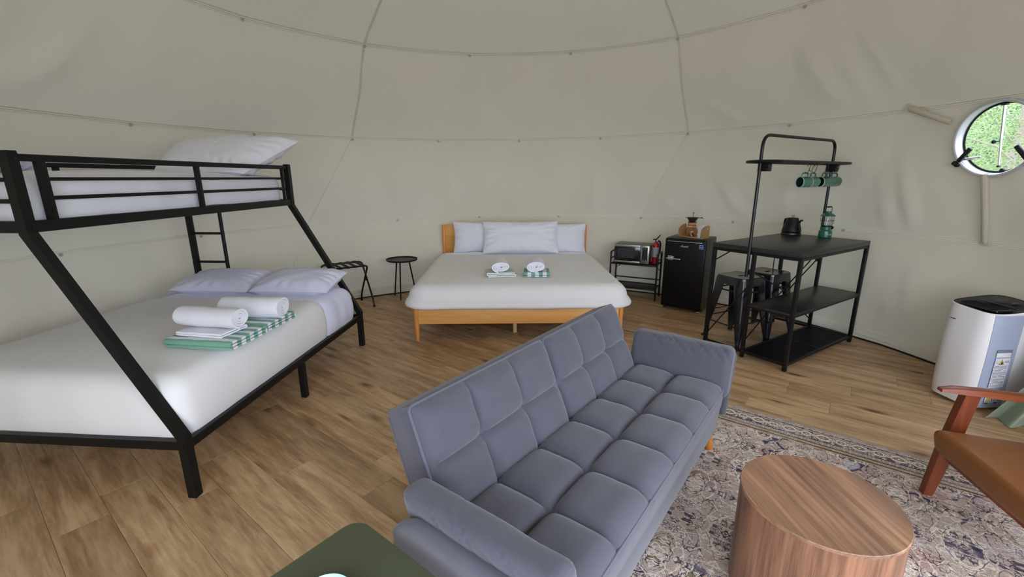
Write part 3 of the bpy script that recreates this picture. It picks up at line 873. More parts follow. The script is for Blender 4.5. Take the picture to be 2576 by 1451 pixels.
# clear bay behind the camera
fr = walls['wall_front']
nb = 6
for i in range(nb + 1):
    az = BAY[0] + (BAY[1] - BAY[0]) * i / nb
    mb = MB().tube([dome(0, az, t / 6, 0.02) for t in range(7)] + [dome(1, az, t / 6, 0.02) for t in range(1, 7)], 0.018, 8)
    build('bay_pole', mb, 'seam', fr)
for i in range(nb):
    a0 = BAY[0] + (BAY[1] - BAY[0]) * i / nb; a1 = BAY[0] + (BAY[1] - BAY[0]) * (i + 1) / nb
    mb = MB().grid(6, 10, lambda u, v: dome(0, a0 + (a1 - a0) * u, v * 2) if v <= .5 else dome(1, a0 + (a1 - a0) * u, v * 2 - 1))
    build('clear_pane', mb, 'clear', fr, smooth=3)

# ------------------------------------------------------------------ floor of oak planks
FA = rad(-37.5); FD = Vector((cos(FA), sin(FA))); FNn = Vector((-FD.y, FD.x))  # along and across the boards
slab = MB().lathe([(0.001, -0.03), (3.62, -0.03), (3.62, -0.012), (0.001, -0.012)], 72)
build('subfloor', slab, 'gap', floor, smooth=0, loc=(DC.x, DC.y, 0))
PW, PL = 0.192, 1.26
circ = [Vector((3.47 * cos(2 * pi * i / 90), 3.47 * sin(2 * pi * i / 90))) + Vector((DC.x, DC.y)) for i in range(90)]
circ = [(p.dot(FD), p.dot(FNn)) for p in circ]


def clip(poly, x0, x1, y0, y1):
    for ax, lim, sg in ((0, x0, 1), (0, x1, -1), (1, y0, 1), (1, y1, -1)):
        out = []
        for i in range(len(poly)):
            a, b = poly[i - 1], poly[i]; da, db = (a[ax] - lim) * sg, (b[ax] - lim) * sg
            if da >= 0: out.append(a)
            if (da >= 0) != (db >= 0):
                t = da / (da - db); out.append((a[0] + (b[0] - a[0]) * t, a[1] + (b[1] - a[1]) * t))
        poly = out
        if not poly: return []
    return poly


full = None; rowoff = {}
offs = [0.0, 0.42, 0.86, 0.2, 0.62, 1.04, 0.3, 0.75]
g, bv, th = 0.0005, 0.0013, 0.012
row0 = 0.63 - PW * 30
for r in range(0, 70):
    y0 = row0 + PW * r
    st = -6 + offs[(r * 3) % 8] + 0.13 * ((r * 7) % 5)
    for cidx in range(12):
        x0 = st + PL * cidx
        poly = clip(circ, x0 + g, x0 + PL - g, y0 + g, y0 + PW - g)
        if len(poly) < 3: continue
        ar = abs(sum(poly[i - 1][0] * poly[i][1] - poly[i][0] * poly[i - 1][1] for i in range(len(poly)))) / 2
        if ar < 0.004: continue
        cx, cy = x0 + PL / 2, y0 + PW / 2
        W = FD * cx + FNn * cy
        if len(poly) == 4 and ar > PW * PL * 0.98:
            if full is None:
                mb = MB(); ix, iy = PL / 2 - g, PW / 2 - g
                lo = [(-ix, -iy), (ix, -iy), (ix, iy), (-ix, iy)]
                hi = [(-ix + bv, -iy + bv), (ix - bv, -iy + bv), (ix - bv, iy - bv), (-ix + bv, iy - bv)]
                mb.loft([[(a, b, -th) for a, b in lo], [(a, b, -bv * .6) for a, b in lo], [(a, b, 0) for a, b in hi]], cap0=False)
                full = build('plank', mb, 'plank', floor, smooth=0); o = full
            else:
                o = full.copy(); COL.objects.link(o); o.parent = floor
        else:
            pts = [(a - cx, b - cy) for a, b in poly]
            mx = sum(p[0] for p in pts) / len(pts); my = sum(p[1] for p in pts) / len(pts)
            hi = [(p[0] + (mx - p[0]) * 0.01, p[1] + (my - p[1]) * 0.03) for p in pts]
            mb = MB().loft([[(a, b, -th) for a, b in pts], [(a, b, -bv * .6) for a, b in pts], [(a, b, 0) for a, b in hi]], cap0=False)
            o = build('plank', mb, 'plank', floor, smooth=0)
        o.location = (W.x, W.y, 0); o.rotation_euler = (0, 0, FA)
# black edge cord where the liner meets the floor
tr = MB().tube([tuple(dome(0, a, 0.0, 0.020) + Vector((0, 0, .007))) for a in range(-20, 200, 2)], 0.007, 6)
t1 = build('trim_1', tr, 'rubber'); t1['kind'] = 'structure'

# ------------------------------------------------------------------ round window and its poles
win = link('window_1', None); win['kind'] = 'structure'; win.location = WIN
WR = Matrix((WX, WZ, WN)).transposed()      # local x across, y up, z outward
win.rotation_euler = WR.to_euler()
R0 = 0.243
mb = MB().lathe([(R0 + .018, 0.03), (R0 + .018, -0.026), (R0 + .010, -0.034), (R0 + .002, -0.030), (R0 - .002, -0.022), (R0 - .004, 0.040), (R0 + .012, 0.043), (R0 + .012, 0.030), (R0 + .018, 0.030)], 64)
build('window_frame', mb, 'aluwhite', win, smooth=0.5)
mb = MB().tube([((R0 - .010) * cos(2 * pi * i / 64), (R0 - .010) * sin(2 * pi * i / 64), 0.038) for i in range(64)], 0.006, 8, closed=True)
build('gasket', mb, 'rubber', win)
mb = MB().lathe([(0.001, 0.0), (R0 - .006, 0.0), (R0 - .006, 0.004), (0.001, 0.004)], 64)
pane_ = build('pane', mb, 'clear', win, smooth=0.5, loc=(0, 0, 0.040))
mb = MB().tube([(0.0, R0 - .02, 0.02), (0.0, 0.0, 0.03), (0.002, -0.03, 0.032)], 0.0085, 10); mb.tube([(0.001, -0.03, 0.032), (0.001, -0.19, 0.045)], 0.0055, 10)
build('stay_rod', mb, 'chrome', win)
mb = MB().rbox((0.0, R0 - .018, 0.02), (0.034, 0.016, 0.03), 0.004); mb.rbox((0.001, -0.195, 0.045), (0.016, 0.014, 0.02), 0.003)
build('stay_bracket', mb, 'darkplastic', win)
mb = MB().ball((-0.022, -0.225, 0.05), 0.018, 8); build('stay_knob', mb, 'darkplastic', win)
mb = MB().tube([(0.0, -0.02, 0.03), (0.03, -0.022, 0.028)], 0.003, 6); mb.lathe([(0.002, 0), (0.014, 0.005), (0.016, 0.014), (0.008, 0.024), (0.001, 0.026)], 10, (0.028, -0.022, 0.028), Ry(pi / 2))
build('tightening_knob', mb, 'darkplastic', win)
for sg in (1, -1):
    a = rad(215) if sg > 0 else rad(-35)
    # local x points along +WX; the left of the picture is +x
    px, py = sg * 0.200, -0.135
    mb = MB().rbox((0, 0.0, 0), (0.030, 0.12, 0.024), 0.008, 2, Rz(sg * rad(38)), ); mb.rbox((sg * 0.05, -0.065, 0.0), (0.026, 0.05, 0.03), 0.006, 2, Rz(sg * rad(-52)))
    h = build('latch_handle', place(mb, None, (px - sg * .03, py + .035, -0.03)), 'darkplastic', win)
    mb = MB().tube([(px + sg * .0, py, -0.02), (px - sg * .06, py + .005, 0.02), (px - sg * .075, py + .01, 0.05)], 0.009, 8)
    build('latch_arm', mb, 'chrome', win)


def pole(a, b, name='canvas_pole_sleeve'):
    mb = MB(); a, b = Vector(a), Vector(b); d = (b - a).normalized()
    mb.tube([a, a + d * .02, b - d * .02, b], [0.012, 0.022, 0.022, 0.02], 10)
    mb.beam(a - d * .02, a + d * .14, 0.05, 0.012, up=(-1, -.2, 0))
    return build(name, mb, 'sleeve', walls['wall_right'])


def wpt(az, z, inset=0.03):
    k = 0 if z < 0.99 else (1 if z < 2.0 else 2); zz = RINGS[k]; t = (z - zz[0]) / (RINGS[k + 1][0] - zz[0])
    return dome(k, az, max(0, min(1, t)), inset)


pole(wpt(19.0, 2.0), wpt(13.9, 1.855))
pole(wpt(9.4, 0.985), wpt(9.3, 1.49))
pole(wpt(-0.5, 2.02), wpt(4.6, 1.87))

# ------------------------------------------------------------------ outside the round window
gr = link('ground', bpy.data.meshes.new('ground')); me = gr.data
vs, fs = [], []
NG = 36
for j in range(NG + 1):
    for i in range(NG + 1):
        x = -26 + 56 * i / NG; y = -26 + 56 * j / NG
        d = max(0, (x * .75 + y * .66) - 5.6)
        vs.append((x, y, -0.45 + 0.26 * d + .25 * nz(x * .3, y * .3, 1) * min(1, d)))
for j in range(NG):
    for i in range(NG): fs.append((j * (NG + 1) + i, j * (NG + 1) + i + 1, (j + 1) * (NG + 1) + i + 1, (j + 1) * (NG + 1) + i))
me.from_pydata(vs, [], fs); me.materials.append(MT['neutral_ground']); me.materials.append(MT['grass']); me.polygons.foreach_set('use_smooth', [True] * len(me.polygons)); gr['kind'] = 'structure'
for p in me.polygons:
    if p.center.x * .75 + p.center.y * .66 > 5.6: p.material_index = 1


def gz(x, y):
    d = max(0, (x * .75 + y * .66) - 5.6); return -0.45 + 0.26 * d


def tree(x, y, h, rad_, lm, label, nleaf, seed, lsz=0.038):
    rn = random.Random(seed)
    t = thing('leafy_tree', label, 'tree', (x, y, gz(x, y)), 0, 'trees seen through the round window')
    tr_ = MB()
    top = Vector((rn.uniform(-.2, .2), rn.uniform(-.2, .2), h * .75))
    tr_.tube([(0, 0, -.3), (0.05, 0.02, h * .3), top], [0.07, 0.05, 0.015], 7)
    build('trunk', tr_, 'bark', t)
    lv = MB()
    for b in range(12):
        z0 = h * (0.12 + 0.6 * b / 12); a = b * 2.4 + rn.random()
        e = Vector((cos(a) * rad_ * rn.uniform(.6, 1), sin(a) * rad_ * rn.uniform(.6, 1), z0 + h * rn.uniform(.1, .3)))
        s = Vector((0.03, 0.01, z0)); m_ = s.lerp(e, .5) + Vector((0, 0, .12))
        br = MB().tube([s, m_, e, e + (e - m_) * .35], [0.022, 0.014, 0.008, 0.003], 5)
        build('branch', br, 'bark', t)
    for i in range(int(nleaf * 1.9)):
        th_ = rn.random() * 2 * pi; ph = rn.uniform(-.9, 1); rr = rad_ * rn.random() ** .45
        cl = Vector((cos(th_) * rr * sqrt(1 - ph * ph * .6), sin(th_) * rr * sqrt(1 - ph * ph * .6), h * .55 + ph * h * .5))
        d = Vector((rn.gauss(0, 1), rn.gauss(0, 1), rn.gauss(0, .6))).normalized(); s = d.cross(Vector((rn.gauss(0, 1), rn.gauss(0, 1), 1.2))).normalized()
        L = lsz * rn.uniform(.6, 1.3); k = len(lv.v)
        lv.v += [tuple(cl), tuple(cl + d * L * .5 + s * L * .3), tuple(cl + d * L), tuple(cl + d * L * .5 - s * L * .3)]
        lv.f.append((k, k + 1, k + 2, k + 3))
    me_ = bpy.data.meshes.new('foliage'); me_.from_pydata(lv.v, [], lv.f); me_.materials.append(MT[lm])
    f = link('foliage', me_, t); f['kind'] = 'stuff'
    return t


TREES = [(6.5, 5.75, 2.7, 1.0, 'leaf1', 'yellow-green bush nearest outside the round window', 6000, 1),
         (9.0, 8.3, 4.2, 1.55, 'leaf2', 'deep green tree up the slope straight behind the nearest bush', 8000, 2),
         (9.9, 4.9, 3.6, 1.4, 'leaf1', 'pale leafy tree on the slope to the right of the nearest bush', 5600, 3),
         (5.6, 8.6, 3.2, 1.3, 'leaf2', 'deep green tree on the slope to the left of the nearest bush', 5200, 4),
         (12.6, 10.6, 5.4, 2.2, 'leaf1', 'tallest yellow-green tree at the top of the slope outside', 8000, 5),
         (13.6, 6.4, 4.6, 2.0, 'leaf2', 'deep green tree far up the slope on the right outside', 6000, 6),
         (9.2, 12.4, 4.6, 2.0, 'leaf1', 'yellow-green tree far up the slope on the left outside', 6000, 7)]
for a in TREES: tree(*a[:5], a[5], a[6], a[7])

# ------------------------------------------------------------------ rug
EU = Vector((cos(rad(52.5)), sin(rad(52.5)), 0)); DU = Vector((sin(rad(52.5)), -cos(rad(52.5)), 0))


def ed(e, d, z=0.0): return EU * e + DU * d + Vector((0, 0, z))


RUGM = rug_mat()
rug = thing('area_rug', 'faded oriental rug in beige, plum and navy under the coffee table', 'rug', ed(3.05 - RUG_L / 2, -1.12 + RUG_W / 2, 0), rad(52.5))
mb = MB().rbox((0, 0, 0.004), (RUG_L, RUG_W, 0.008), 0.003, 1, cuts=(23, 16, 1))
build('pile', mb, RUGM, rug, smooth=0)
mb = MB().tube([(x, y, 0.005) for x, y in rrect(RUG_L, RUG_W, 0.006, 2)], 0.0045, 5, closed=True)
build('bound_edge', mb, mat('rug_edge', (150, 134, 118), 0.95), rug)

# ------------------------------------------------------------------ bunk bed
BK = (-1.531, 1.838, 0); BKA = -0.0802
bk = thing('bunk_bed', 'black metal bunk bed with a wide lower bed and slanting posts', 'bunk bed', BK, BKA)
LB, WB = 2.05, 1.53; S5 = 0.522; T = 0.042


def slant(off):  # outer outline of the slanting post, offset inward
    pts = [Vector((0, 0)), Vector((0, .327)), Vector((-S5, 1.281)), Vector((-S5, 1.607))]
    out = []
    for i, p in enumerate(pts):
        d1 = (pts[i] - pts[i - 1]).normalized() if i else (pts[1] - pts[0]).normalized()
        d2 = (pts[i + 1] - pts[i]).normalized() if i < 3 else d1
        n1 = Vector((-d1.y, d1.x)); n2 = Vector((-d2.y, d2.x)); b = (n1 + n2).normalized()
        out.append(p + b * off / max(.3, b.dot(n1)))
    return out


o_, i_ = slant(0), slant(T)
for y0 in (0, LB - T):
    mb = MB(); poly = [tuple(p) for p in o_] + [tuple(p) for p in reversed(i_)]
    # extruded in quads so the bends stay clean
    c = 0.005
    for k in range(3):
        q = [o_[k], o_[k + 1], i_[k + 1], i_[k]]
        mb.prism([tuple(p) for p in q], y0, y0 + T, 'y')
    mb.rbox((-S5 - T / 2, y0 + T / 2, 1.611), (T, T, 0.012), 0.003)
    build('slanting_post', mb, 'black', bk, smooth=0)
    mb = MB().rbox((-WB + T / 2, y0 + T / 2, 0.81), (T, T, 1.62), 0.004)
    build('upright_post', mb, 'black', bk, smooth=0.5)
# bolts on the near post
for x, z in ((-.016, .285), (-.016, .262)):
    build('bolt', MB().lathe([(.007, 0), (.006, .003), (.001, .004)], 10, (x, -0.0005, z), Rx(pi / 2)), 'blacktube', bk)
for x, z in ((-S5 + .002, 1.30), (-S5 + .002, 1.585)):
    build('bolt', MB().lathe([(.007, 0), (.006, .003), (.001, .004)], 10, (x - .002, .025, z), Ry(pi / 2)), 'blacktube', bk)


def rail(name, a, b, w, h):
    return build(name, MB().beam(a, b, w, h, bev=0.003), 'black', bk, smooth=0.5)


rail('lower_side_rail', (-.016, T, .277), (-.016, LB - T, .277), .030, .046)
rail('lower_side_rail', (-WB + .016, T, .277), (-WB + .016, LB - T, .277), .030, .046)
rail('lower_end_rail', (-WB + T, .02, .277), (-T, .02, .277), .030, .046)
rail('lower_end_rail', (-WB + T, LB - .02, .277), (-T, LB - .02, .277), .030, .046)
for i in range(9):
    rail('lower_slat', (-WB + .03, .2 + i * .21, .285), (-.03, .2 + i * .21, .285), .04, .014)
for x in (-.02, -WB + .02):
    rail('middle_leg', (x, 1.03, .254), (x, 1.03, 0), .04, .04)
rail('upper_side_rail', (-S5 - .02, T, 1.303), (-S5 - .02, LB - T, 1.303), .030, .050)
rail('upper_side_rail', (-WB + .02, T, 1.303), (-WB + .02, LB - T, 1.303), .030, .050)
for y in (.02, LB - .02):
    rail('upper_end_rail', (-WB + T, y, 1.303), (-S5 - T, y, 1.303), .030, .050)
    for z in (1.411, 1.50, 1.59):
        rail('end_guard_bar', (-WB + T, y, z), (-S5 - T, y, z), .018, .018)
for i in range(8):
    rail('upper_slat', (-WB + .03, .2 + i * .235, 1.315), (-S5 - .03, .2 + i * .235, 1.315), .04, .014)
for x in (-S5 - .02, -WB + .02):
    rail('guard_rail', (x, T, 1.590), (x, LB - T, 1.590), .022, .030)
    for z, h in ((1.502, .016), (1.420, .018)):
        rail('guard_bar', (x, .130, z), (x, 1.95, z), .014, h)
    for y, w in ((.130, .042), (1.022, .036), (1.945, .024)):
        rail('guard_upright', (x, y, 1.328), (x, y, 1.576), w, .02) if False else build('guard_upright', MB().rbox((x, y, 1.452), (.018, w, .25), .003), 'black', bk, smooth=.5)
rail('ladder_bar', (-1.215, LB - .02, 1.29), (-1.215, LB - .02, .30), .024, .024)
for z in (.51, .770, 1.028):
    rail('ladder_rung', (-WB + T, LB - .02, z), (-1.22, LB - .02, z), .018, .020)


def bkpt(x, y, z):
    v = Rz(BKA) @ Vector((x, y, z)); return v + Vector(BK)


def soft(name, label, cat, mb, m, loc, rz, group=None, smooth=1.2, rot=None):
    o = build(name, mb, m, None, smooth); o.location = loc; o.rotation_euler = rot if rot else (0, 0, rz)
    return tag(o, label, cat, group)


soft('mattress', 'white-sheeted mattress on the lower bunk under the ivory duvet', 'mattress', puff(-1.47, -.045, .05, 1.99, .293, .52, .06, .005, .06, .01, 1), 'linen', BK, BKA)
mb = puff(-1.49, -.035, .045, 1.50, .300, .592, .11, .016, .09, .018, 4, .004)
soft('duvet', 'smooth ivory duvet tucked over the wide lower bunk', 'duvet', mb, 'duvet', BK, BKA)
mb = puff(-1.485, -.03, 1.42, 1.95, .30, .590, .12, .024, .08, .012, 9, .008, 80, .022)
soft('bed_sheet', 'crumpled lavender-white top sheet turned down on the lower bunk', 'sheet', mb, 'linen', BK, BKA)
soft('mattress', 'white-sheeted narrow mattress behind the rails of the upper bunk', 'mattress', puff(-1.475, -.588, .050, 1.985, 1.324, 1.520, .07, .010, .05, .030, 2, .012, 70, .016), 'sheet', BK, BKA)
pl = pillow(.74, .48, .17, 1)
GB = 'pillows on the bunk bed'
soft('pillow', 'plump white pillow on the lower bunk nearest the wall, by the ladder', 'pillow', pillow(.68, .44, .16, 1), 'linen', bkpt(-1.07, 1.77, .652), 0, GB, rot=(rad(9), rad(0), BKA))
soft('pillow', 'plump white pillow on the lower bunk nearest the slanting far post', 'pillow', pillow(.66, .44, .17, 5), 'linen', bkpt(-.40, 1.78, .657), 0, GB, rot=(rad(10), rad(0), BKA + .02))
soft('pillow', 'white pillow on the upper bunk leaning by the tent wall', 'pillow', pillow(.66, .46, .22, 8, wr=.01), 'sheet', bkpt(-1.05, 1.77, 1.665), 0, GB, rot=(rad(34), rad(-2), BKA + .05))
soft('pillow', 'white pillow on the upper bunk with its corner poking over the guard rail', 'pillow', pillow(.62, .46, .21, 12, pinch=.04, wr=.012, skew=.13), 'sheet', bkpt(-.80, 1.78, 1.678), 0, GB, rot=(rad(36), rad(2), BKA - .02))
soft('pillow', 'small white pillow lying flat at the near foot end of the upper bunk', 'pillow', pillow(.34, .24, .09, 15), 'linen', bkpt(-.90, .21, 1.580), 0, GB, rot=(0, 0, BKA))


# ------------------------------------------------------------------ towels
def folded(w, d, n, th, m, seed=0, extr='x'):
    """n layers of cloth folded over one another; folds run along the extrude axis"""
    mb = MB(); path = []
    for i in range(n):
        z = th * (i + .5); s = 1 if i % 2 == 0 else -1; L = d / 2 - th * .5
        for k in range(9): path.append((s * (-L + 2 * L * k / 8), z))
        if i < n - 1:
            for k in range(1, 6):
                a = pi * k / 6; path.append((s * (L + th * .5 * sin(a)), z + th * .5 - th * .5 * cos(a)))
    ns = 16; h = th * .44; loops = []
    N = len(path)
    for j in range(ns + 1):
        x = w * (j / ns - .5); lp = []
        off = [(path[min(i + 1, N - 1)][0] - path[max(i - 1, 0)][0], path[min(i + 1, N - 1)][1] - path[max(i - 1, 0)][1]) for i in range(N)]
        up_ = []; dn_ = []
        for i, (p, q) in enumerate(path):
            L = hypot(*off[i]) or 1; nx, nzv = -off[i][1] / L, off[i][0] / L
            wv = .0035 * nz(x * 14 + seed, p * 14, q * 30); e = -.006 * (1 if j in (0, ns) else 0)
            up_.append((p + nx * (h + e * .3), q + nzv * (h + e * .3) + wv)); dn_.append((p - nx * (h + e * .3), q - nzv * (h + e * .3) + wv))
        for p, q in up_ + dn_[::-1]:
            xx = x + .004 * nz(p * 20, q * 60, seed + j % 2)
            lp.append((xx, p, max(q, 0.0005)) if extr == 'x' else (p, xx, max(q, .0005)))
        loops.append(lp)
    mb.loft(loops); return mb


def roll(L, rx, rz_, turns, seed=0):
    """a rolled towel lying along x: a flattened spiral of cloth"""
    th = rz_ / (turns + .6); n = int(turns * 22); pts = []
    for i in range(n + 1):
        a = 2 * pi * turns * i / n; r = (0.35 + i / n * turns) / (turns + .35)
        pts.append((rx * r * cos(a), rz_ * r * sin(a)))
    ns = 18; loops = []
    for j in range(ns + 1):
        s = j / ns; x = L * (s - .5); up_ = []; dn_ = []
        for i, (p, q) in enumerate(pts):
            a, b = pts[max(i - 1, 0)], pts[min(i + 1, n)]; d = (b[0] - a[0], b[1] - a[1]); l_ = hypot(*d) or 1; nx, ny = d[1] / l_, -d[0] / l_
            o = i / n
            wv = 1 + o * (.07 * nz(x * 9 + seed, p * 12, q * 12) + (.03 if .30 < s < .36 or .62 < s < .66 else 0))
            aa = 2 * pi * turns * i / n; hh = .485 * hypot(rx * cos(aa), rz_ * sin(aa)) / (turns + .35) * (.86 if j in (0, ns) else 1)
            sk = x + .012 * nz(p * 9, q * 9, seed) * (abs(s - .5) * 2) + .010 * o * (1 if s > .5 else -1)
            up_.append((sk, (p + nx * hh) * wv, (q + ny * hh) * wv)); dn_.append((sk, (p - nx * hh) * wv, (q - ny * hh) * wv))
        loops.append(up_ + dn_[::-1])
    mb = MB().loft(loops); zm = min(v[2] for v in mb.v)
    mb.v = [(a, b, c - zm) for a, b, c in mb.v]
    return mb


GREEN, WHT = (128, 176, 152), (232, 235, 242)
ST1 = stripes('green_stripe_deep', 1, .066, GREEN, WHT, .5, .95)
ST2 = stripes('green_stripe_fine', 1, .040, (138, 170, 156), (232, 236, 232), .55, .9)
ST3 = stripes('green_stripe_across', 0, .075, GREEN, WHT, .5, .2)
GT = 'folded and rolled bath towels'
rt_ = BKA - .055
zt = .606
soft('striped_towel', 'green and white striped towel folded flat under the front roll on the lower bunk', 'towel', folded(.40, .29, 3, .017, ST1, 1, 'x'), ST1, bkpt(-.19, .535, zt), rt_, GT)
soft('striped_towel', 'green and white striped towel folded flat under the back roll on the lower bunk', 'towel', folded(.38, .29, 3, .017, ST1, 2, 'x'), ST1, bkpt(-.175, .835, zt), rt_, GT)
soft('folded_towel', 'thin white towel folded between stripes and front roll on the lower bunk', 'towel', folded(.29, .19, 2, .013, 'terry', 3, 'x'), 'terry', bkpt(-.215, .53, zt + .052), rt_ - .05, GT)
soft('rolled_towel', 'white rolled towel in front on the lower bunk', 'towel', roll(.36, .066, .052, 3.72, 1), 'terry', bkpt(-.215, .545, zt + .080), rt_ - .05, GT)
soft('rolled_towel', 'white rolled towel behind the front roll on the lower bunk', 'towel', roll(.36, .070, .060, 3.74, 4), 'terry', bkpt(-.14, .81, zt + .052), rt_ + .06, GT)

# ------------------------------------------------------------------ king bed
KB = (-.914, 3.94, 0); KA = .013
kb = thing('king_bed', 'honey-coloured wooden double bed frame against the back of the tent', 'bed', KB, KA)
KW, KL = 1.953, 2.08


def kbpt(x, y, z): return Rz(KA) @ Vector((x, y, z)) + Vector(KB)


build('footboard', MB().rbox((KW / 2, .018, .248), (KW - .06, .028, .155), .006), 'honey', kb, smooth=.5)
for x in (.014, KW - .014):
    build('side_rail', MB().rbox((x, KL / 2, .248), (.026, KL - .06, .155), .006), 'honey', kb, smooth=.5)
for x in (.022, KW - .022):
    mb = MB().lathe([(.014, 0), (.016, .01), (.024, .17), (.027, .28), (.027, .322), (.02, .328), (.001, .328)], 16, (x, .02, 0), cap0=True)
    build('leg', mb, 'honeyz', kb)
    mb = MB().rbox((x, KL - .03, .15), (.045, .045, .30), .006); build('leg', mb, 'honeyz', kb, smooth=.5)
for y in (.25, 1.05, 1.75):
    build('support_leg', MB().rbox((.945, y, .083), (.036, .028, .166), .003), 'pine', kb, smooth=.5)
build('centre_beam', MB().rbox((.945, KL / 2, .19), (.05, KL - .08, .05), .003), 'pine', kb, smooth=.5)
for i in range(12):
    build('slat', MB().rbox((KW / 2, .12 + .165 * i, .307), (KW - .06, .07, .016), .003), 'pine', kb, smooth=.5)
hb = build('headboard', MB().rbox((KW / 2, KL - .012, .58), (KW - .08, .024, .60), .004), 'honey', kb, smooth=.5)
for x in (.022, KW - .022):
    build('headboard_edge', MB().rbox((x, KL - .02, .58), (.044, .05, .62), .014, 3), 'honeyz', kb, smooth=.6)
build('headboard_edge', MB().rbox((KW / 2, KL - .014, .880), (KW - .09, .034, .018), .006), 'honey', kb, smooth=.5)
soft('mattress', 'mattress of the wooden double bed wrapped in a white fitted sheet', 'mattress', puff(.045, KW - .045, .05, 2.035, .320, .50, .05, .004, .07, .01, 3), 'sheet', KB, KA)
soft('duvet', 'thick ivory duvet spread over the wooden double bed', 'duvet', puff(-.015, KW + .015, -.022, 1.74, .332, .545, .115, .078, .12, .014, 6, .004, 60, .008, hang=True), 'duvet', KB, KA)
soft('bed_sheet', 'white top sheet folded back below the pillows of the wooden double bed', 'sheet', puff(-.005, KW + .005, 1.67, 1.90, .335, .548, .115, .062, .10, .012, 11, .006, 60, .012, hang=True), 'sheet', KB, KA)
GP = 'pillows on the wooden double bed'
soft('pillow', 'white pillow propped at the left end of the wooden headboard', 'pillow', pillow(.88, .42, .17, 21, wr=.014), 'sheet', kbpt(.60, 1.945, .728), 0, GP, rot=(rad(78), 0, KA))
soft('pillow', 'white pillow propped at the right end of the wooden headboard', 'pillow', pillow(.86, .41, .17, 25, wr=.014), 'sheet', kbpt(1.50, 1.950, .708), 0, GP, rot=(rad(78), rad(1), KA))
soft('pillow', 'large white pillow in front of the other two on the wooden double bed', 'pillow', pillow(.98, .43, .19, 29, wr=.014), 'sheet', kbpt(1.05, 1.785, .752), 0, GP, rot=(rad(66), 0, KA))
zt2 = .552
soft('striped_towel', 'finely striped green and white towel folded on the left of the double bed', 'towel', folded(.21, .28, 3, .017, ST2, 7, 'y'), ST2, (-.115, 4.34, zt2), KA + .12, GT)
soft('rolled_towel', 'white rolled towel on the finely striped towel on the double bed', 'towel', roll(.26, .086, .050, 3.7, 7), 'terry', (-.120, 4.36, zt2 + .049), KA + .10 + pi / 2 + pi, GT)
soft('striped_towel', 'broad-striped green and white towel folded on the right of the double bed', 'towel', folded(.25, .21, 3, .017, ST3, 9, 'x'), ST3, (.245, 4.345, zt2), KA - .05, GT)
soft('rolled_towel', 'white rolled towel on the broad-striped towel on the double bed', 'towel', roll(.26, .090, .051, 3.78, 12), 'terry', (.240, 4.36, zt2 + .049), KA - .04 + pi / 2 + pi, GT)

# ------------------------------------------------------------------ grey sofa
SO = ed(1.6, -.68); so = thing('futon_sofa', 'grey velvet tufted futon sofa on orange wooden legs', 'sofa', SO, rad(52.5))


def tuft(W, H, T, cols, rows, dep, seed=0, nx=13, ny=15, edge=.012):
    """quilted slab lying in xy, quilting towards +z"""
    mb = MB(); NX, NY = cols * nx, rows * ny

    def cell(a, p=3.2): return max(0.0, 1 - abs(2 * a - 1) ** p) ** .55

    def f(u, v):
        a, b = (u * cols) % 1 if u < 1 else 1, (v * rows) % 1 if v < 1 else 1
        ca, cb = cell(a), cell(b)
        rim = min(u * W, (1 - u) * W, v * H, (1 - v) * H)
        # button points pull deeper where the seams cross
        z = dep * (ca * cb) ** .8 + dep * .45 * min(1, rim / .05)
        fu, fv = abs(u * cols - round(u * cols)), abs(v * rows - round(v * rows))
        if 0 < round(u * cols) < cols and 0 < round(v * rows) < rows:
            z -= dep * .5 * math.exp(-((fu / .12) ** 2 + (fv / .10) ** 2))
        z += .003 * nz(u * 6 * W + seed, v * 7, 3) + .0012 * nz(u * W * 40 + seed, v * H * 40, 7)
        x = W * (u - .5); y = H * (v - .5)
        return (x, y, T + z)
    mb.grid(NX, NY, f)
    k = NX + 1
    rimi = [j for j in range(k)] + [k * j + NX for j in range(1, NY + 1)] + [NY * k + j for j in range(NX - 1, -1, -1)] + [k * j for j in range(NY - 1, 0, -1)]
    top = [mb.v[i] for i in rimi]; b0 = len(mb.v)
    mb.v += [(p[0] * 1.004, p[1] * 1.004, T * .5) for p in top] + [(p[0] * .995, p[1] * .99, 0) for p in top]
    m = len(top)
    for i in range(m):
        j = (i + 1) % m; mb.f.append((rimi[i], rimi[j], b0 + j, b0 + i)); mb.f.append((b0 + i, b0 + j, b0 + m + j, b0 + m + i))
    mb.f.append(tuple(b0 + m + i for i in range(m)))
    return mb


def piping(W, H, r, z): return MB().tube([(x, y, z) for x, y in rrect(W, H, .02, 4)], r, 6, closed=True)


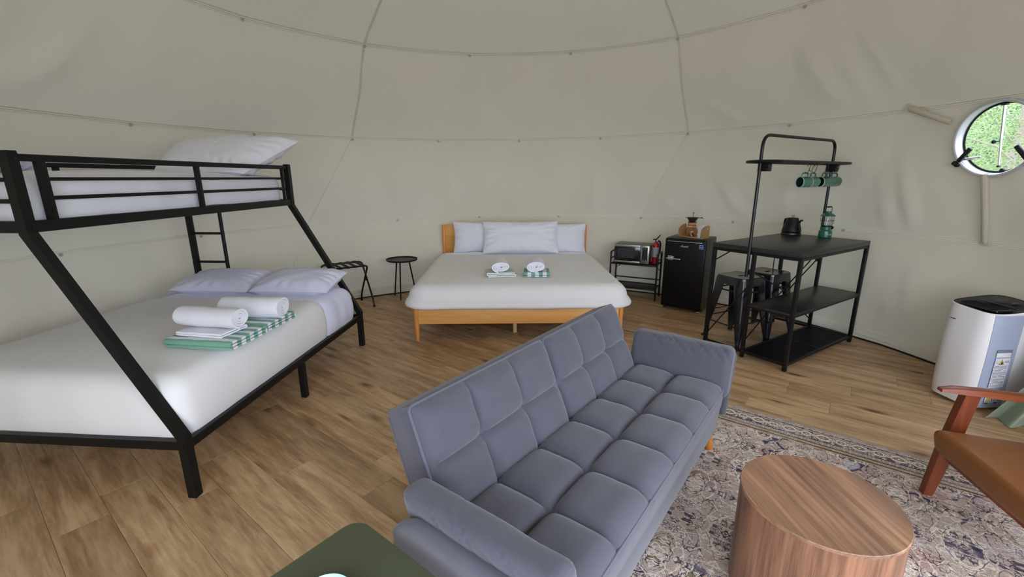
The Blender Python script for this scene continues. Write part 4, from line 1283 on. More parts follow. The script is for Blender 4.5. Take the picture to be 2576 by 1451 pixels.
SX0, SX1 = -.775, .815; SW = SX1 - SX0; SC = (SX0 + SX1) / 2
seat = build('seat_cushion', tuft(SW, .50, .10, 6, 2, .036, 1), 'sofa', so, smooth=1.0, loc=(SC, -.005, .292))
build('piping', piping(SW, .50, .0045, .10), 'sofadark', seat)
mb = MB().rbox((SC, -.005, .225), (SW - .004, .494, .165), .018, 3, fn=lambda p: Vector((p.x, p.y * (1 - .05 * max(0, -p.z) / .08), p.z))); build('seat_base', mb, 'sofa', so, smooth=.7)
mb = MB().beam((SX0 + .05, .18, .17), (SX1 - .05, .18, .17), .04, .04); build('frame_bar', mb, 'black', so, smooth=0)
BT = atan2(.165, .395)      # recline of the back
BHt = .43
for i, (x0, x1) in enumerate(((-.755, .040), (.045, .80))):
    w = x1 - x0
    R = Rx(pi / 2 - BT * 1.0)
    mb = tuft(w, BHt, .125, 3, 2, .034, 5 + i * 7)
    # slab local: x across, y up the back, z forward
    Rb = Matrix(((1, 0, 0), (0, 0, 0), (0, 0, 0)))
    yv = Vector((0, sin(BT), cos(BT))); zv = Vector((0, -cos(BT), sin(BT)))
    Rm = Matrix((Vector((1, 0, 0)), yv, zv)).transposed()
    base = Vector(((x0 + x1) / 2, .215, .375)) + yv * (BHt / 2) - zv * .155
    b = build('back_cushion', mb, 'sofa', so, smooth=1.0, loc=base, rot=Rm.to_euler())
    build('piping', piping(w, BHt, .005, .126), 'sofadark', b)
    build('back_panel', MB().rbox((0, -.01, -.012), (w - .01, BHt - .03, .03), .01, 2), 'sofa', b, smooth=.6)
CR = [(-.225, .09, .9, .035, .006), (-.185, .06, 1.2, .03, .006), (-.10, .09, 1.1, .035, .007), (-.045, .06, 1.3, .025, .005), (.03, .09, 1.0, .04, .008), (.085, .10, 1.3, .03, .006), (.15, .08, 1.1, .035, .007), (-.25, .05, .5, .05, .006)]
for sg, xc in ((-1, -.828), (1, .872)):
    def bulge(p, sg=sg):
        f = p.z / .13
        q = p.copy(); q.x += .014 * (1 - (p.y / .27) ** 2) * (1 - f * f) * (1 if p.x > 0 else -1)
        q.x += -sg * -.03 * f
        top_ = max(0, min(1, (p.z + .06) / .18))
        g_ = 0.0
        for y0, z0, sl, ln, am in CR:
            g_ += am * math.exp(-(((p.y - y0) - sl * (p.z - z0 + p.x)) / .0075) ** 2 - ((p.z - z0 + p.x * .6) / ln) ** 2)
        n_ = Vector((p.x / .054, 0, max(0, p.z) / .135)); n_ = n_.normalized() if n_.length > .1 else Vector((0, 0, 1))
        q -= n_ * g_
        q.z += .006 * nz(p.y * 7, p.x * 8, 2 + sg); return q
    mb = MB().rbox((0, 0, 0), (.108, .56, .27), .036, 4, cuts=(8, 90, 22), fn=bulge)
    build('arm_pillow', mb, 'sofa', so, smooth=1.2, loc=(xc, .005, .472))

    def lean(p, sg=sg):
        q = p.copy(); f = (p.z + .18) / .36; q.x += sg * (.035 * f); q.y *= 1 - .05 * (1 - f)
        q.z -= .085 * max(0, (p.y - .15) / .135) ** 2 * max(0, f)   # rounded rear top corner
        return q
    mb = MB().rbox((0, 0, 0), (.045, .57, .37), .021, 4, cuts=(1, 24, 8), fn=lean)
    pn = build('arm_panel', mb, 'sofa', so, smooth=1.0, loc=(xc + sg * .058, .010, .372))
    k = .035
    edge_ = [Vector((sg * (k * ((z + .18) / .36) + .020), y, z)) for y, z in ((.272, -.17), (.286, -.06), (.286, .02), (.276, .06), (.25, .10), (.22, .125))]
    build('piping', MB().tube(edge_, .0045, 6), 'sofadark', pn)
for x in (-.76, .80):
    for y in (-.185, .19):
        mb = MB().lathe([(.017, 0), (.020, .004), (.034, .15), (.034, .16)], 16, cap0=True, cap1=True)
        dx, dy = (.03 if x > 0 else -.03), (-.03 if y < 0 else .03)
        mb.v = [(v[0] + dx * (1 - v[2] / .16), v[1] + dy * (1 - v[2] / .16), v[2]) for v in mb.v]
        build('leg', mb, 'legwood', so, loc=(x, y, .008 if y < 0 else 0.0))
for x in (-.885, .925):
    build('hinge_cap', MB().rbox((x, .303, .40), (.028, .022, .045), .006, 2), 'darkplastic', so, smooth=.5)

# ------------------------------------------------------------------ coffee table
ct = thing('coffee_table', 'round walnut drum coffee table standing on the rug', 'coffee table', (1.062, 1.312, .008), rad(-87))
mb = MB().lathe([(.001, .414), (.244, .414), (.2455, .412), (.2455, .402)], 96); build('top', mb, 'walnut', ct, smooth=.5)
mb = MB().lathe([(.2455, .402), (.2440, .401), (.2440, .003), (.240, 0), (.001, 0)], 96); build('drum', mb, 'walnutz', ct, smooth=.5)

# ------------------------------------------------------------------ armchair
ac = thing('lounge_chair', 'tan leather armchair with cherry-stained wooden arms by the rug edge', 'armchair', (1.894, 1.785, .008), rad(-13))


def seatfn(p):
    q = p.copy(); f = p.x / .27
    q.z += .02 * -f + .012 * (1 - (p.y / .28) ** 2) * (1 if p.z > 0 else 0)
    q.x += -.012 * (1 if p.x < 0 else 0) * (p.z / .05); return q


mb = MB().rbox((0, 0, 0), (.54, .55, .115), .038, 5, cuts=(8, 8, 2), fn=seatfn); build('seat_cushion', mb, 'leather', ac, smooth=1.0, loc=(.268, -.275, .322))
mb = MB().rbox((0, 0, 0), (.54, .11, .52), .045, 5); build('back_cushion', mb, 'leather', ac, smooth=1.0, loc=(.60, -.275, .56), rot=(0, rad(17), pi / 2))
bm_ = MB().rbox((.30, .0, .255), (.44, .03, .05), .006); build('seat_rail', bm_, 'cherry', ac, smooth=.5)
bm_ = MB().rbox((.30, -.55, .255), (.44, .03, .05), .006); build('seat_rail', bm_, 'cherry', ac, smooth=.5)
for x in (.10, .5):
    build('cross_rail', MB().rbox((x, -.275, .245), (.03, .56, .04), .006), 'cherry', ac, smooth=.5)
for yy in (.083, -.633):
    a = MB(); pts = [(.045, .0), (.10, .004), (.2, .002), (.32, -.006), (.46, -.010), (.60, .0), (.66, .010)]
    loops = []
    for i, (x, dz) in enumerate(pts):
        w = [.036, .05, .054, .052, .05, .046, .03][i]; h = [.016, .028, .032, .034, .034, .032, .02][i]
        loops.append([(x, yy + w * cx, .545 + dz + h * (cz - .5)) for cx, cz in ((-.5, .1), (-.42, .9), (-.2, 1), (.2, 1), (.42, .9), (.5, .1), (.3, 0), (-.3, 0))])
    a.loft(loops); build('armrest', a, 'cherry', ac, smooth=.8)

    def leg(x0, x1, name='leg'):
        m_ = MB(); lp = []
        for z, x, dx, dy in ((0, x0, .040, .034), (.27, x0 + (x1 - x0) * .5, .062, .040), (.535, x1, .058, .040)):
            lp.append([(x - dx / 2, yy - dy / 2, z), (x + dx / 2, yy - dy / 2, z), (x + dx / 2, yy + dy / 2, z), (x - dx / 2, yy + dy / 2, z)])
        m_.loft(lp); return build(name, m_, 'cherryz', ac, smooth=.2)
    leg(.092, .165); leg(.66, .53)

# ------------------------------------------------------------------ portable air conditioner
pa = thing('air_conditioner', 'white portable air conditioner with grey side panel by the curtain', 'air conditioner', (2.995, 2.615, 0), rad(5))
HX, HY = .40, .315


def acout(z, inset=0.0):
    pts = []
    n = 56
    for i in range(n):
        a = 2 * pi * i / n; c_, s_ = cos(a), sin(a); p = 4.2
        r = (abs(c_) ** p + abs(s_) ** p) ** (-1 / p)
        x = HX / 2 * r * c_; y = HY / 2 * r * s_
        x *= 1 + .0; f = z / .68
        sc = 1 - inset - .03 * (1 - min(1, z / .10)) ** 2
        x -= .018 * sin(pi * f) * (1 if c_ < 0 else 0) * abs(c_)
        pts.append((HX / 2 + x * sc, HY / 2 + y * sc))
    return pts


loops = []
for z in (.025, .04, .08, .15, .25, .35, .45, .55, .62, .66):
    loops.append([(x, y, z if z < .6 else z + (z - .55) * .30 * (x / HX - .1) + .022 * ((z - .6) / .06) * (y / HY - .2)) for x, y in acout(z)])
mb = MB().loft(loops, cap1=False); body = build('body', mb, 'whiteplastic', pa, smooth=.9)
top0 = loops[-1]
lp = [top0]
cxm = HX / 2; cym = HY / 2
for s_, dz in ((.975, .004), (.955, .002), (.90, -.002)): lp.append([(cxm + (x - cxm) * s_, cym + (y - cym) * s_, z + dz) for x, y, z in top0])
mb = MB().loft(lp[:2], cap0=False, cap1=False); build('top_rim', mb, 'whiteplastic', pa, smooth=1)
mb = MB().loft(lp[1:] + [[(cxm + (x - cxm) * .05, cym + (y - cym) * .05, z - .002) for x, y, z in top0]], cap0=False); build('top_cover', mb, 'darkplastic', pa, smooth=1)
mb = MB().rbox((.11, HY / 2, .668), (.12, .235, .022), .02, 3); build('air_outlet', mb, 'screen', pa, smooth=.8)
mb = MB()
for i in range(6): mb.beam((.06 + .018 * i, .055, .682), (.06 + .018 * i, HY - .055, .682), .003, .006)
build('louvre', mb, 'rubber', pa, smooth=0, kind='stuff')
mb = MB().rbox((.19, HY / 2, .684), (.02, .22, .012), .005, 2); build('outlet_flap', mb, 'darkplastic', pa, smooth=.8)
mb = MB().rbox((.27, .115, .699), (.05, .012, .002), .001); build('indicator', mb, mat('violet_led', (70, 60, 150), .3), pa, smooth=0)
# grey strip on the side towards the camera
cap = [(x, y) for x, y in acout(.3) if y < .06 and .03 < x < .215]
cap.sort()
mb = MB()
zs = (.03, .08, .2, .35, .5, .6, .655)
for z in zs:
    o2 = sorted([(x, y) for x, y in acout(z) if y < HY / 2 and .0 < x < .26])
    xs = [.028 + (.205 - .028) * i / 8 for i in range(9)]
    for x in xs:
        y = .0
        for i in range(len(o2) - 1):
            if o2[i][0] <= x <= o2[i + 1][0]:
                t = (x - o2[i][0]) / (o2[i + 1][0] - o2[i][0]); y = o2[i][1] + (o2[i + 1][1] - o2[i][1]) * t
        mb.v.append((x, y - .003, z))
for j in range(len(zs) - 1):
    for i in range(8): mb.f.append((j * 9 + i, j * 9 + i + 1, (j + 1) * 9 + i + 1, (j + 1) * 9 + i))
k0 = len(mb.v); mb.v += [(v[0], v[1] + .006, v[2]) for v in mb.v[:k0]]
for j in range(len(zs) - 1):
    for i in (0, 8): mb.f.append((j * 9 + i, (j + 1) * 9 + i, k0 + (j + 1) * 9 + i, k0 + j * 9 + i))
build('side_panel', mb, 'greyplastic', pa, smooth=.7)
py = -.0045
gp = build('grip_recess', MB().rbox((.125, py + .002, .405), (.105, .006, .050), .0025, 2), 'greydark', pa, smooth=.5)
build('grip_lip', MB().rbox((.120, py - .001, .396), (.100, .006, .030), .0025, 2), 'whiteplastic', pa, smooth=.5)
wl_ = build('warning_label', MB().box((.122, py - .0015, .275), (.102, .002, .20)), 'labelwhite', pa, smooth=0)


def tri(cx, cz, s, y):
    return MB().prism([(cx - s, cz - s * .85), (cx + s, cz - s * .85), (cx, cz + s * .9)], y, y - .0008, 'y')


yl = py - .0026
build('warning_sign', tri(.118, .350, .020, yl + .0004), 'inkdark', wl_, smooth=0)
build('warning_sign', tri(.118, .3497, .0165, yl - .0002), 'yellow', wl_, smooth=0)
fl = MB().prism([(.112, .336), (.124, .336), (.126, .343), (.122, .349), (.119, .355), (.116, .349), (.1125, .345)], yl - .001, yl - .0016, 'y'); build('flame', fl, 'inkdark', wl_, smooth=0)
RT = Rx(pi / 2)
build('lettering', place(text_mb('A2L', .021), RT, (.154, yl, .351)), 'ink', wl_, smooth=0)
mb = MB().beam((.078, yl, .358), (.098, yl, .358), .0005, .0015)
for q in ((.078, .358, .078, .352), (.098, .358, .098, .352), (.078, .346, .104, .346), (.082, .341, .100, .341)): mb.beam((q[0], yl, q[1]), (q[2], yl, q[3]), .0008, .0014)
build('diagram', mb, 'ink', wl_, smooth=0)
rn = random.Random(3); z = .322
heads = {0: 'WARNING :', 4: 'AVERTISSEMENT :', 9: 'WARNING :', 13: 'AVERTISSEMENT :'}
mb = MB()
for i in range(18):
    x = .075; zz = z - i * .0082
    if i in heads:
        build('lettering', place(text_mb(heads[i], .0064), RT, (.075 + len(heads[i]) * .0022, yl, zz)), 'inkdark', wl_, smooth=0); x = .075 + len(heads[i]) * .0046
    end = .166 if (i + 1) not in heads else .14
    while x < end:
        w = rn.uniform(.006, .016); w = min(w, end - x); mb.box((x + w / 2, yl, zz), (w, .0006, .0026)); x += w + .0025
build('small_print', mb, 'ink', wl_, smooth=0, kind='stuff')
l2 = build('notice_label', MB().box((.115, py - .0015, .085), (.088, .002, .050)), 'labelwhite', pa, smooth=0)
build('warning_sign', tri(.092, .092, .018, yl + .0004), 'inkdark', l2, smooth=0)
build('warning_sign', tri(.092, .0917, .0150, yl - .0002), 'yellow', l2, smooth=0)
build('manual_sign', MB().prism([(.118, .078), (.133, .075), (.148, .078), (.152, .095), (.146, .106), (.134, .102), (.122, .106), (.116, .095)], yl + .0004, yl - .0004, 'y'), 'ink', l2, smooth=0)
build('manual_page', MB().box((.127, yl - .0008, .091), (.010, .0006, .022)).box((.141, yl - .0008, .091), (.010, .0006, .022)), 'labelwhite', l2, smooth=0)
build('notice_band', MB().box((.115, yl, .0645), (.088, .0014, .009)), 'inkdark', l2, smooth=0)
build('lettering', place(text_mb('WARNING', .0085), RT, (.115, yl - .0012, .0645)), 'labelwhite', l2, smooth=0)
build('maker_mark', place(MB().box((0, 0, 0), (.002, .032, .006)), Rx(0), (-.0185, .222, .575)), 'ink', pa, smooth=0)
for x in (.06, .34):
    for y in (.06, .25): build('caster', MB().lathe([(.001, -.012), (.013, -.012), (.013, .012), (.001, .012)], 12, (x, y, .013), Rx(pi / 2)), 'rubber', pa, smooth=.5)

# ------------------------------------------------------------------ curtain
cu = MB(); NB = 90; NZ = 26


def cur(u, v):
    z = 1.95 * v + .004
    g_ = 1 if z > .95 else z / .95          # gathered at the tie, flaring to the floor
    wd = .13 + .30 * (1 - g_) ** 1.3 + .10 * max(0, (z - .95)) ** 1.2
    cx, cy = 3.45 - .13 * (1 - g_), 2.23 - .02 * (1 - g_)
    s = (u - .5) * 2 * wd
    ph = u * 13 * 2 * pi / 2
    fold = (.020 + .035 * (1 - g_)) * sin(ph + .6 * sin(u * 9)) + .01 * nz(u * 5, z * 2, 1)
    return (cx - s * .62 + fold * .78 - .04 * (1 - g_), cy + s * .78 + fold * .62, z)


cu.grid(NB, NZ, cur)
co = thing('curtain', 'sage green satin curtain gathered beside the air conditioner', 'curtain', (0, 0, 0))
build('drape', cu, 'satin', co, smooth=2.0)
build('tie_band', MB().tube([(3.45 + .085 * cos(2 * pi * i / 20) - .04 * sin(2 * pi * i / 20), 2.23 + .05 * cos(2 * pi * i / 20) + .14 * sin(2 * pi * i / 20), .95) for i in range(20)], .012, 6, closed=True), 'satin', co)

# ------------------------------------------------------------------ olive side table with a bowl
ot = thing('olive_side_table', 'olive green metal side table with rounded corners beside the sofa arm', 'side table', tuple(ed(.395, -.845)), rad(52.5))
TZ = .50
mb = MB(); oo = rrect(.45, .45, .055, 8); on = rrect(.444, .444, .052, 8)
mb.loft([[(x, y, TZ - .028) for x, y in on], [(x, y, TZ - .026) for x, y in oo], [(x, y, TZ - .004) for x, y in oo], [(x, y, TZ) for x, y in on]])
build('top', mb, 'olive', ot, smooth=.6)
for sx in (-1, 1):
    for sy in (-1, 1):
        build('leg', MB().tube([(sx * .19, sy * .19, TZ - .027), (sx * .20, sy * .20, .004)], [.013, .010], 10), 'olive', ot)
bw = thing('bowl', 'pale mint glazed bowl on the olive side table', 'bowl', (-.443, .828, TZ), 0)
mb = MB().lathe([(.001, .004), (.03, .003), (.034, 0), (.036, .004), (.058, .03), (.066, .052), (.064, .054), (.056, .032), (.03, .010), (.001, .009)], 40)
build('basin', mb, 'mint', bw, smooth=.9)

# ------------------------------------------------------------------ kitchen island
IS = (2.154, 3.236, 0); IA = .576
isl = thing('kitchen_island', 'black kitchen island with open shelves and a tall tube rack', 'kitchen island', IS, IA)
IL, IW, IH = 1.211, .730, .9465; YS = .365


def ispt(x, y, z): return Rz(IA) @ Vector((x, y, z)) + Vector(IS)


build('worktop', MB().rbox((IL / 2, IW / 2, IH - .020), (IL, IW, .040), .004), 'blacktop', isl, smooth=.5)
LG = .030
for x in (LG / 2, IL - LG / 2):
    for y in (LG / 2, IW - LG / 2):
        build('leg', MB().rbox((x, y, (IH - .04) / 2), (LG, LG, IH - .04), .003), 'black', isl, smooth=.5)
    build('inner_leg', MB().rbox((x, YS, (IH - .04) / 2), (LG * .8, LG, IH - .04), .003), 'black', isl, smooth=.5)


def ib(name, a, b, w=.022, h=.022, m='black', up=(0, 0, 1)): return build(name, MB().beam(a, b, w, h, up=up, bev=.002), m, isl, smooth=.5)


zb = .052
for y in (LG / 2, YS): ib('bottom_rail', (LG, y, zb), (IL - LG, y, zb))
for x in (LG / 2, IL - LG / 2): ib('bottom_rail', (x, LG, zb), (x, IW - LG, zb))
ib('bottom_cross_rail', (IL / 2, LG, zb), (IL / 2, YS, zb))
for y in (LG / 2, IW - LG / 2): ib('top_rail', (LG, y, IH - .052), (IL - LG, y, IH - .052))
for x in (LG / 2, IL - LG / 2): ib('top_rail', (x, LG, IH - .052), (x, IW - LG, IH - .052))
build('shelf', MB().rbox((IL / 2, YS / 2, .4637), (IL - .004, YS - .01, .020), .003), 'blacktop', isl, smooth=.5)
for y in (LG / 2, YS): ib('shelf_rail', (LG, y, .449), (IL - LG, y, .449), .02, .02)
for x in (LG / 2, IL - LG / 2): ib('shelf_rail', (x, LG, .449), (x, YS, .449), .02, .02)
mb = MB()
for i in range(1, 118): mb.beam((.012 + i * .01, .02, zb + .006), (.012 + i * .01, YS - .012, zb + .006), .0030, .003)
for i in range(1, 34): mb.beam((.02, .014 + i * .0103, zb + .003), (IL - .02, .014 + i * .0103, zb + .003), .0030, .003)
build('wire_mesh_shelf', mb, 'black', isl, smooth=0, kind='stuff')
for a, b in (((.012, IW - .03, .13), (.012, YS + .02, .62)), ((.03, YS, .74), (.62, YS, .49)), ((IL - .03, YS, .83), (.50, YS, .48)), ((IL - .03, YS, .76), (.60, YS, .47)), ((.03, YS, .15), (.50, YS, .43)), ((IL - .03, YS, .13), (IL - .50, YS, .43)), ((.03, IW - .03, .80), (.35, IW - .015, .87))):
    build('brace_rod', MB().tube([a, b], .0055, 7), 'black', isl)
YR = .402
up_ = bend([(-.005, YR, .70), (-.005, YR, 1.812), (IL + .005, YR, 1.812), (IL + .005, YR, .70)], .10, 7)
build('rack_tube', MB().tube(up_, .0125, 12), 'blacktube', isl)
for x in (-.005, IL + .005): build('tube_clamp', MB().rbox((x + (.008 if x < 0 else -.008), YR - .018, .74), (.02, .03, .04), .003), 'black', isl, smooth=.5)
# oval slatted shelf of the rack
SZ = 1.612
ring = [(IL / 2 + x, YR - .02 + y, SZ) for x, y in rrect(IL + .20, .25, .124, 10)]
rs = build('rack_shelf', MB().tube(ring, .011, 8, closed=True), 'black', isl)
for i in range(9):
    y = -.10 + .025 * i; hx = (IL + .2) / 2 - .125 + sqrt(max(0, .12 ** 2 - y * y))
    build('slat', MB().beam((IL / 2 - hx, YR - .02 + y, SZ), (IL / 2 + hx, YR - .02 + y, SZ), .010, .010), 'black', rs, smooth=0)
for x in (.03, IL - .03):
    build('shelf_bracket', MB().rbox((x, YR - .035, SZ - .035), (.055, .05, .075), .004), 'black', isl, smooth=.5)
    build('shelf_bracket', MB().rbox((x, YR + .015, SZ - .030), (.03, .03, .085), .003), 'black', isl, smooth=.5)
mb = MB()
for i in range(14):
    for j in range(3):
        cx, cy = .30 + .020 * i, .60 + .022 * j
        mb.tube([(cx + .009 * cos(2 * pi * k / 8), cy + .009 * sin(2 * pi * k / 8), .880) for k in range(8)], .002, 4, closed=True)
wt = build('cable_tray', MB().rbox((.43, .62, .898), (.30, .075, .012), .003), 'black', isl, smooth=.5)
build('tray_lattice', mb, 'alu', wt, smooth=.8, kind='stuff')
cd = MB().tube(bend([ispt(.93, .66, .89), ispt(.92, .65, .75), ispt(.86, .62, .58), ispt(.82, .56, .47), ispt(.80, .50, .40), ispt(.86, .60, .12), ispt(.95, .68, .012), ispt(1.05, .70, .010)], .1, 5), .0045, 7)
tag(build('power_cord', cd, 'rubber'), 'black power cord hanging under the kitchen island to the floor', 'cord')

# ------------------------------------------------------------------ stools


def stool(label, loc, rz):
    t = thing('metal_stool', label, 'stool', loc, rz, 'stools under the kitchen island')
    H = .62; o1 = rrect(.305, .305, .045, 6); o2 = rrect(.290, .290, .04, 6); o3 = rrect(.30, .30, .045, 6)
    hole = [(x, y) for x, y in rrect(.080, .026, .012, 6)]
    mb = MB(); loops = [[(x, y, H - .075) for x, y in rrect(.318, .318, .05, 6)], [(x, y, H - .02) for x, y in o1], [(x, y, H - .004) for x, y in o3], [(x, y, H - .001) for x, y in o2], [(x * .9, y * .9, H - .004) for x, y in o2], [(x, y, H - .006) for x, y in hole], [(x, y, H - .03) for x, y in hole]]
    mb.loft(loops, cap0=False, cap1=False); build('seat', mb, 'blackgloss', t, smooth=.7)
    build('grip_slot', MB().rbox((0, 0, H - .028), (.084, .03, .004), .001), 'rubber', t, smooth=0)
    for sx, sy in ((1, 1), (-1, 1), (-1, -1), (1, -1)):
        mb = MB(); lp = []
        for k in range(9):
            f = k / 8; z = (H - .02) * (1 - f); c_ = .148 + .050 * f; w = .085 * (1 - f) ** .8 + .022; d = .006
            if k == 8: w = .022
            px, py = sx * c_, sy * c_
            # a folded L section around the corner, with a rounded nose
            lp.append([(px - sx * w, py, z), (px - sx * .022, py, z), (px - sx * .008, py - sy * .004, z), (px, py - sy * .014, z), (px, py - sy * w, z), (px - sx * d, py - sy * w, z), (px - sx * (d + .008), py - sy * (d + .008), z), (px - sx * w, py - sy * d, z)])
        mb.loft(lp); lg = build('leg', mb, 'blackgloss', t, smooth=.9)
        build('foot', MB().rbox((sx * .188, sy * .188, .012), (.030, .030, .024), .006), 'rubber', lg, smooth=.5)
        a = Vector((sx * .184, sy * .184, .03)); b = Vector((sx * .172, sy * .172, .20))
        build('pressed_rib', MB().tube([a, a.lerp(b, .15), b], [.004, .008, .006], 8), 'blackgloss', lg)
    for z, c_ in ((.175, .180), (.21, .177)):
        for q in range(2):
            a = [(-1, -1), (1, -1)][q] if z < .2 else [(-1, -1), (-1, 1)][q]
            b = [(-1, 1), (1, 1)][q] if z < .2 else [(1, -1), (1, 1)][q]
            build('brace', MB().tube([(a[0] * c_, a[1] * c_, z), (b[0] * c_, b[1] * c_, z)], .007, 8), 'blackgloss', t)
    for s in (1, -1):
        build('upper_brace', MB().beam((-.145, s * .148, .49), (.145, s * .148, .49), .006, .014), 'blackgloss', t, smooth=0)
        build('upper_brace', MB().beam((s * .148, -.145, .49), (s * .148, .145, .49), .006, .014), 'blackgloss', t, smooth=0)
    return t


s1 = stool('black metal stool under the kitchen island nearest the sofa', (2.115, 4.00, 0), rad(26))
s2 = dup(s1, (2.465, 4.185, 0), rad(30), 'black metal stool under the kitchen island farther from the sofa')

# ------------------------------------------------------------------ mugs on hooks
GM = 'green mugs under the rack'


def mug(label, loc, rot):
    t = thing('mug', label, 'mug', loc, 0, GM); t.rotation_euler = rot
    mb = MB().lathe([(.001, .0), (.036, 0), (.043, .004), (.046, .02), (.046, .092), (.0475, .099)], 32); build('body', mb, 'mugglaze', t, smooth=.8)
    mb = MB().lathe([(.0425, .098), (.042, .03), (.034, .008), (.001, .007)], 32); build('inside', mb, 'mugin', t, smooth=.9)
    mb = MB().tube([(.045 * cos(2 * pi * i / 36), .045 * sin(2 * pi * i / 36), .0985) for i in range(36)], .0032, 8, closed=True); build('rim', mb, 'mugrim', t)
    pts = bend([(.043, 0, .082), (.075, 0, .082), (.078, 0, .05), (.070, 0, .022), (.043, 0, .022)], .03, 5)
    mb = MB().tube(pts, .0065, 8); build('handle', mb, 'mugglaze', t)
    for z in (.05, .085):
        mb = MB().tube([(.0462 * cos(a / 10), .0462 * sin(a / 10), z + .0016 * sin(a * 1.9)) for a in range(-42, -18)], .0009, 4); build('script_mark', mb, 'mugrim', t)
    return t


def hook(loc, rz, label):
    t = MB().tube(bend([(0, .006, .062), (0, .012, .075), (0, 0, .085), (0, -.012, .075), (0, .0, .02), (0, .008, .0), (0, .020, .008), (0, .022, .022)], .012, 4), .0022, 6)
    o = build('s_hook', t, 'black'); o.location = loc; o.rotation_euler = (0, 0, rz); return tag(o, label, 'hook', 'hooks under the rack')


mz = [.735, .860, 1.085, 1.165, 1.295]
ML = ['green mug hanging first on the rack, nearest the tall left tube, mouth open to view', 'green mug hanging second from the left on the rack', 'green mug hanging in the middle of the five on the rack', 'green mug hanging fourth from the left on the rack', 'green mug hanging last on the rack beside the tall right tube']
HKL = ['thin black hook holding the first mug', 'thin black hook holding the second mug', 'thin black hook holding the middle mug', 'thin black hook holding the fourth mug', 'thin black hook holding the last mug']
m0 = None
for i, x in enumerate(mz):
    # local mug z (mouth) -> island -x, handle (+x) -> up
    zx = Rz(IA - .30) @ Vector((-1, 0, 0)); xx = Vector((0, 0, 1)); tilt = .06 * ((i * 3) % 4 - 1.5)
    zx = Rz(tilt) @ zx; yy_ = zx.cross(xx); Rm = Matrix((xx, yy_, zx)).transposed().to_euler()
    p = ispt(x + .05, YR - .02, 1.452)
    if m0 is None: m0 = mug(ML[0], p, Rm); mo = m0
    else: mo = dup(m0, p, 0, ML[i], GM, rot=Rm)
    hook(ispt(x + .0, YR - .02, 1.520), IA + .4, HKL[i])
hook(ispt(.800, YR - .02, 1.540), IA + .4, 'empty thin black hook between the first two mugs')

# ------------------------------------------------------------------ kettle
kt = thing('kettle', 'matt black gooseneck kettle with a wooden lid knob on the kitchen island', 'kettle', tuple(ispt(1.095, .615, IH)), 0)
mb = MB().lathe([(.001, 0), (.082, 0), (.086, .006), (.084, .022), (.074, .026), (.001, .027)], 36); build('base', mb, 'darkplastic', kt, smooth=.6)
mb = MB().lathe([(.001, .028), (.080, .028), (.084, .036), (.076, .075), (.060, .125), (.052, .150), (.050, .158), (.046, .160)], 36); build('body', mb, 'black', kt, smooth=.6)
mb = MB().lathe([(.047, .159), (.047, .163), (.02, .167), (.001, .168)], 28); build('lid', mb, 'black', kt, smooth=.6)
mb = MB().lathe([(.001, .167), (.008, .167), (.010, .176), (.017, .184), (.017, .187), (.001, .188)], 16); build('lid_knob', mb, 'cork', kt, smooth=.6)
kd = Vector((.10, -.995, 0)).normalized()
sp_ = [kd * .070 + Vector((0, 0, .055)), kd * .096 + Vector((0, 0, .062)), kd * .094 + Vector((0, 0, .105)), kd * .094 + Vector((0, 0, .130)), kd * .112 + Vector((0, 0, .150)), kd * .128 + Vector((0, 0, .148))]
build('spout', MB().tube(bend(sp_, .03, 4), .0075, 10), 'black', kt)
hd = -kd
build('handle', MB().tube(bend([hd * .055 + Vector((0, 0, .145)), hd * .105 + Vector((0, 0, .150)), hd * .112 + Vector((0, 0, .08)), hd * .10 + Vector((0, 0, .05))], .03, 5), .0085, 8), 'black', kt)

# ------------------------------------------------------------------ lantern
ln = thing('camping_lantern', 'green camping lantern with wire cage on the right end of the kitchen island', 'lantern', tuple(ispt(1.135, .335, IH)), rad(20))
mb = MB().lathe([(.001, 0), (.060, 0), (.064, .006), (.064, .040), (.062, .058), (.046, .068), (.046, .092), (.050, .096), (.001, .098)], 32); build('base', mb, 'lantern', ln, smooth=.5)
mb = MB().lathe([(.001, .097), (.050, .097), (.050, .104), (.001, .105)], 28); build('collar', mb, 'black', ln, smooth=.5)
mb = MB().lathe([(.044, .104), (.052, .13), (.052, .16), (.045, .186)], 28); build('globe', mb, 'lampglass', ln, smooth=.9)
mb = MB().lathe([(.001, .104), (.014, .104), (.012, .18), (.001, .182)], 14); build('mantle', mb, 'labelwhite', ln, smooth=.6)
mb = MB().lathe([(.072, .186), (.072, .189), (.060, .198), (.034, .212), (.024, .216), (.022, .228), (.001, .230)], 32, cap0=True); build('hood', mb, 'lantern', ln, smooth=.6)
for i in range(8):
    a = 2 * pi * i / 8
    build('cage_wire', MB().tube([(r * cos(a), r * sin(a), z) for r, z in ((.048, .104), (.060, .125), (.063, .15), (.062, .186))], .0016, 6), 'blacktube', ln)
build('cage_ring', MB().tube([(.063 * cos(2 * pi * i / 28), .063 * sin(2 * pi * i / 28), .148) for i in range(28)], .0016, 6, closed=True), 'blacktube', ln)
build('handle', MB().tube(bend([(-.045, 0, .20), (-.050, 0, .265), (.050, 0, .265), (.045, 0, .20)], .02, 5), .0028, 8), 'blacktube', ln)
build('handle_grip', MB().tube([(-.03, 0, .265), (.03, 0, .265)], .006, 8), 'rubber', ln)
build('knob', MB().lathe([(.001, 0), (.016, 0), (.018, .006), (.012, .028), (.001, .03)], 12, (.05, -.02, .085), Ry(pi / 2)), 'darkplastic', ln, smooth=.5)
mb = MB()
for k in range(3): mb.tube([(.0648 * cos(a), .0648 * sin(a), .030 + .006 * sin((a + k) * 24 + k)) for a in [rad(-135 + k * 16 + 14 * j / 8) for j in range(9)]], .0011, 4)
build('script_mark', mb, 'white', ln)

ln.scale = (.84, .84, 1.06)

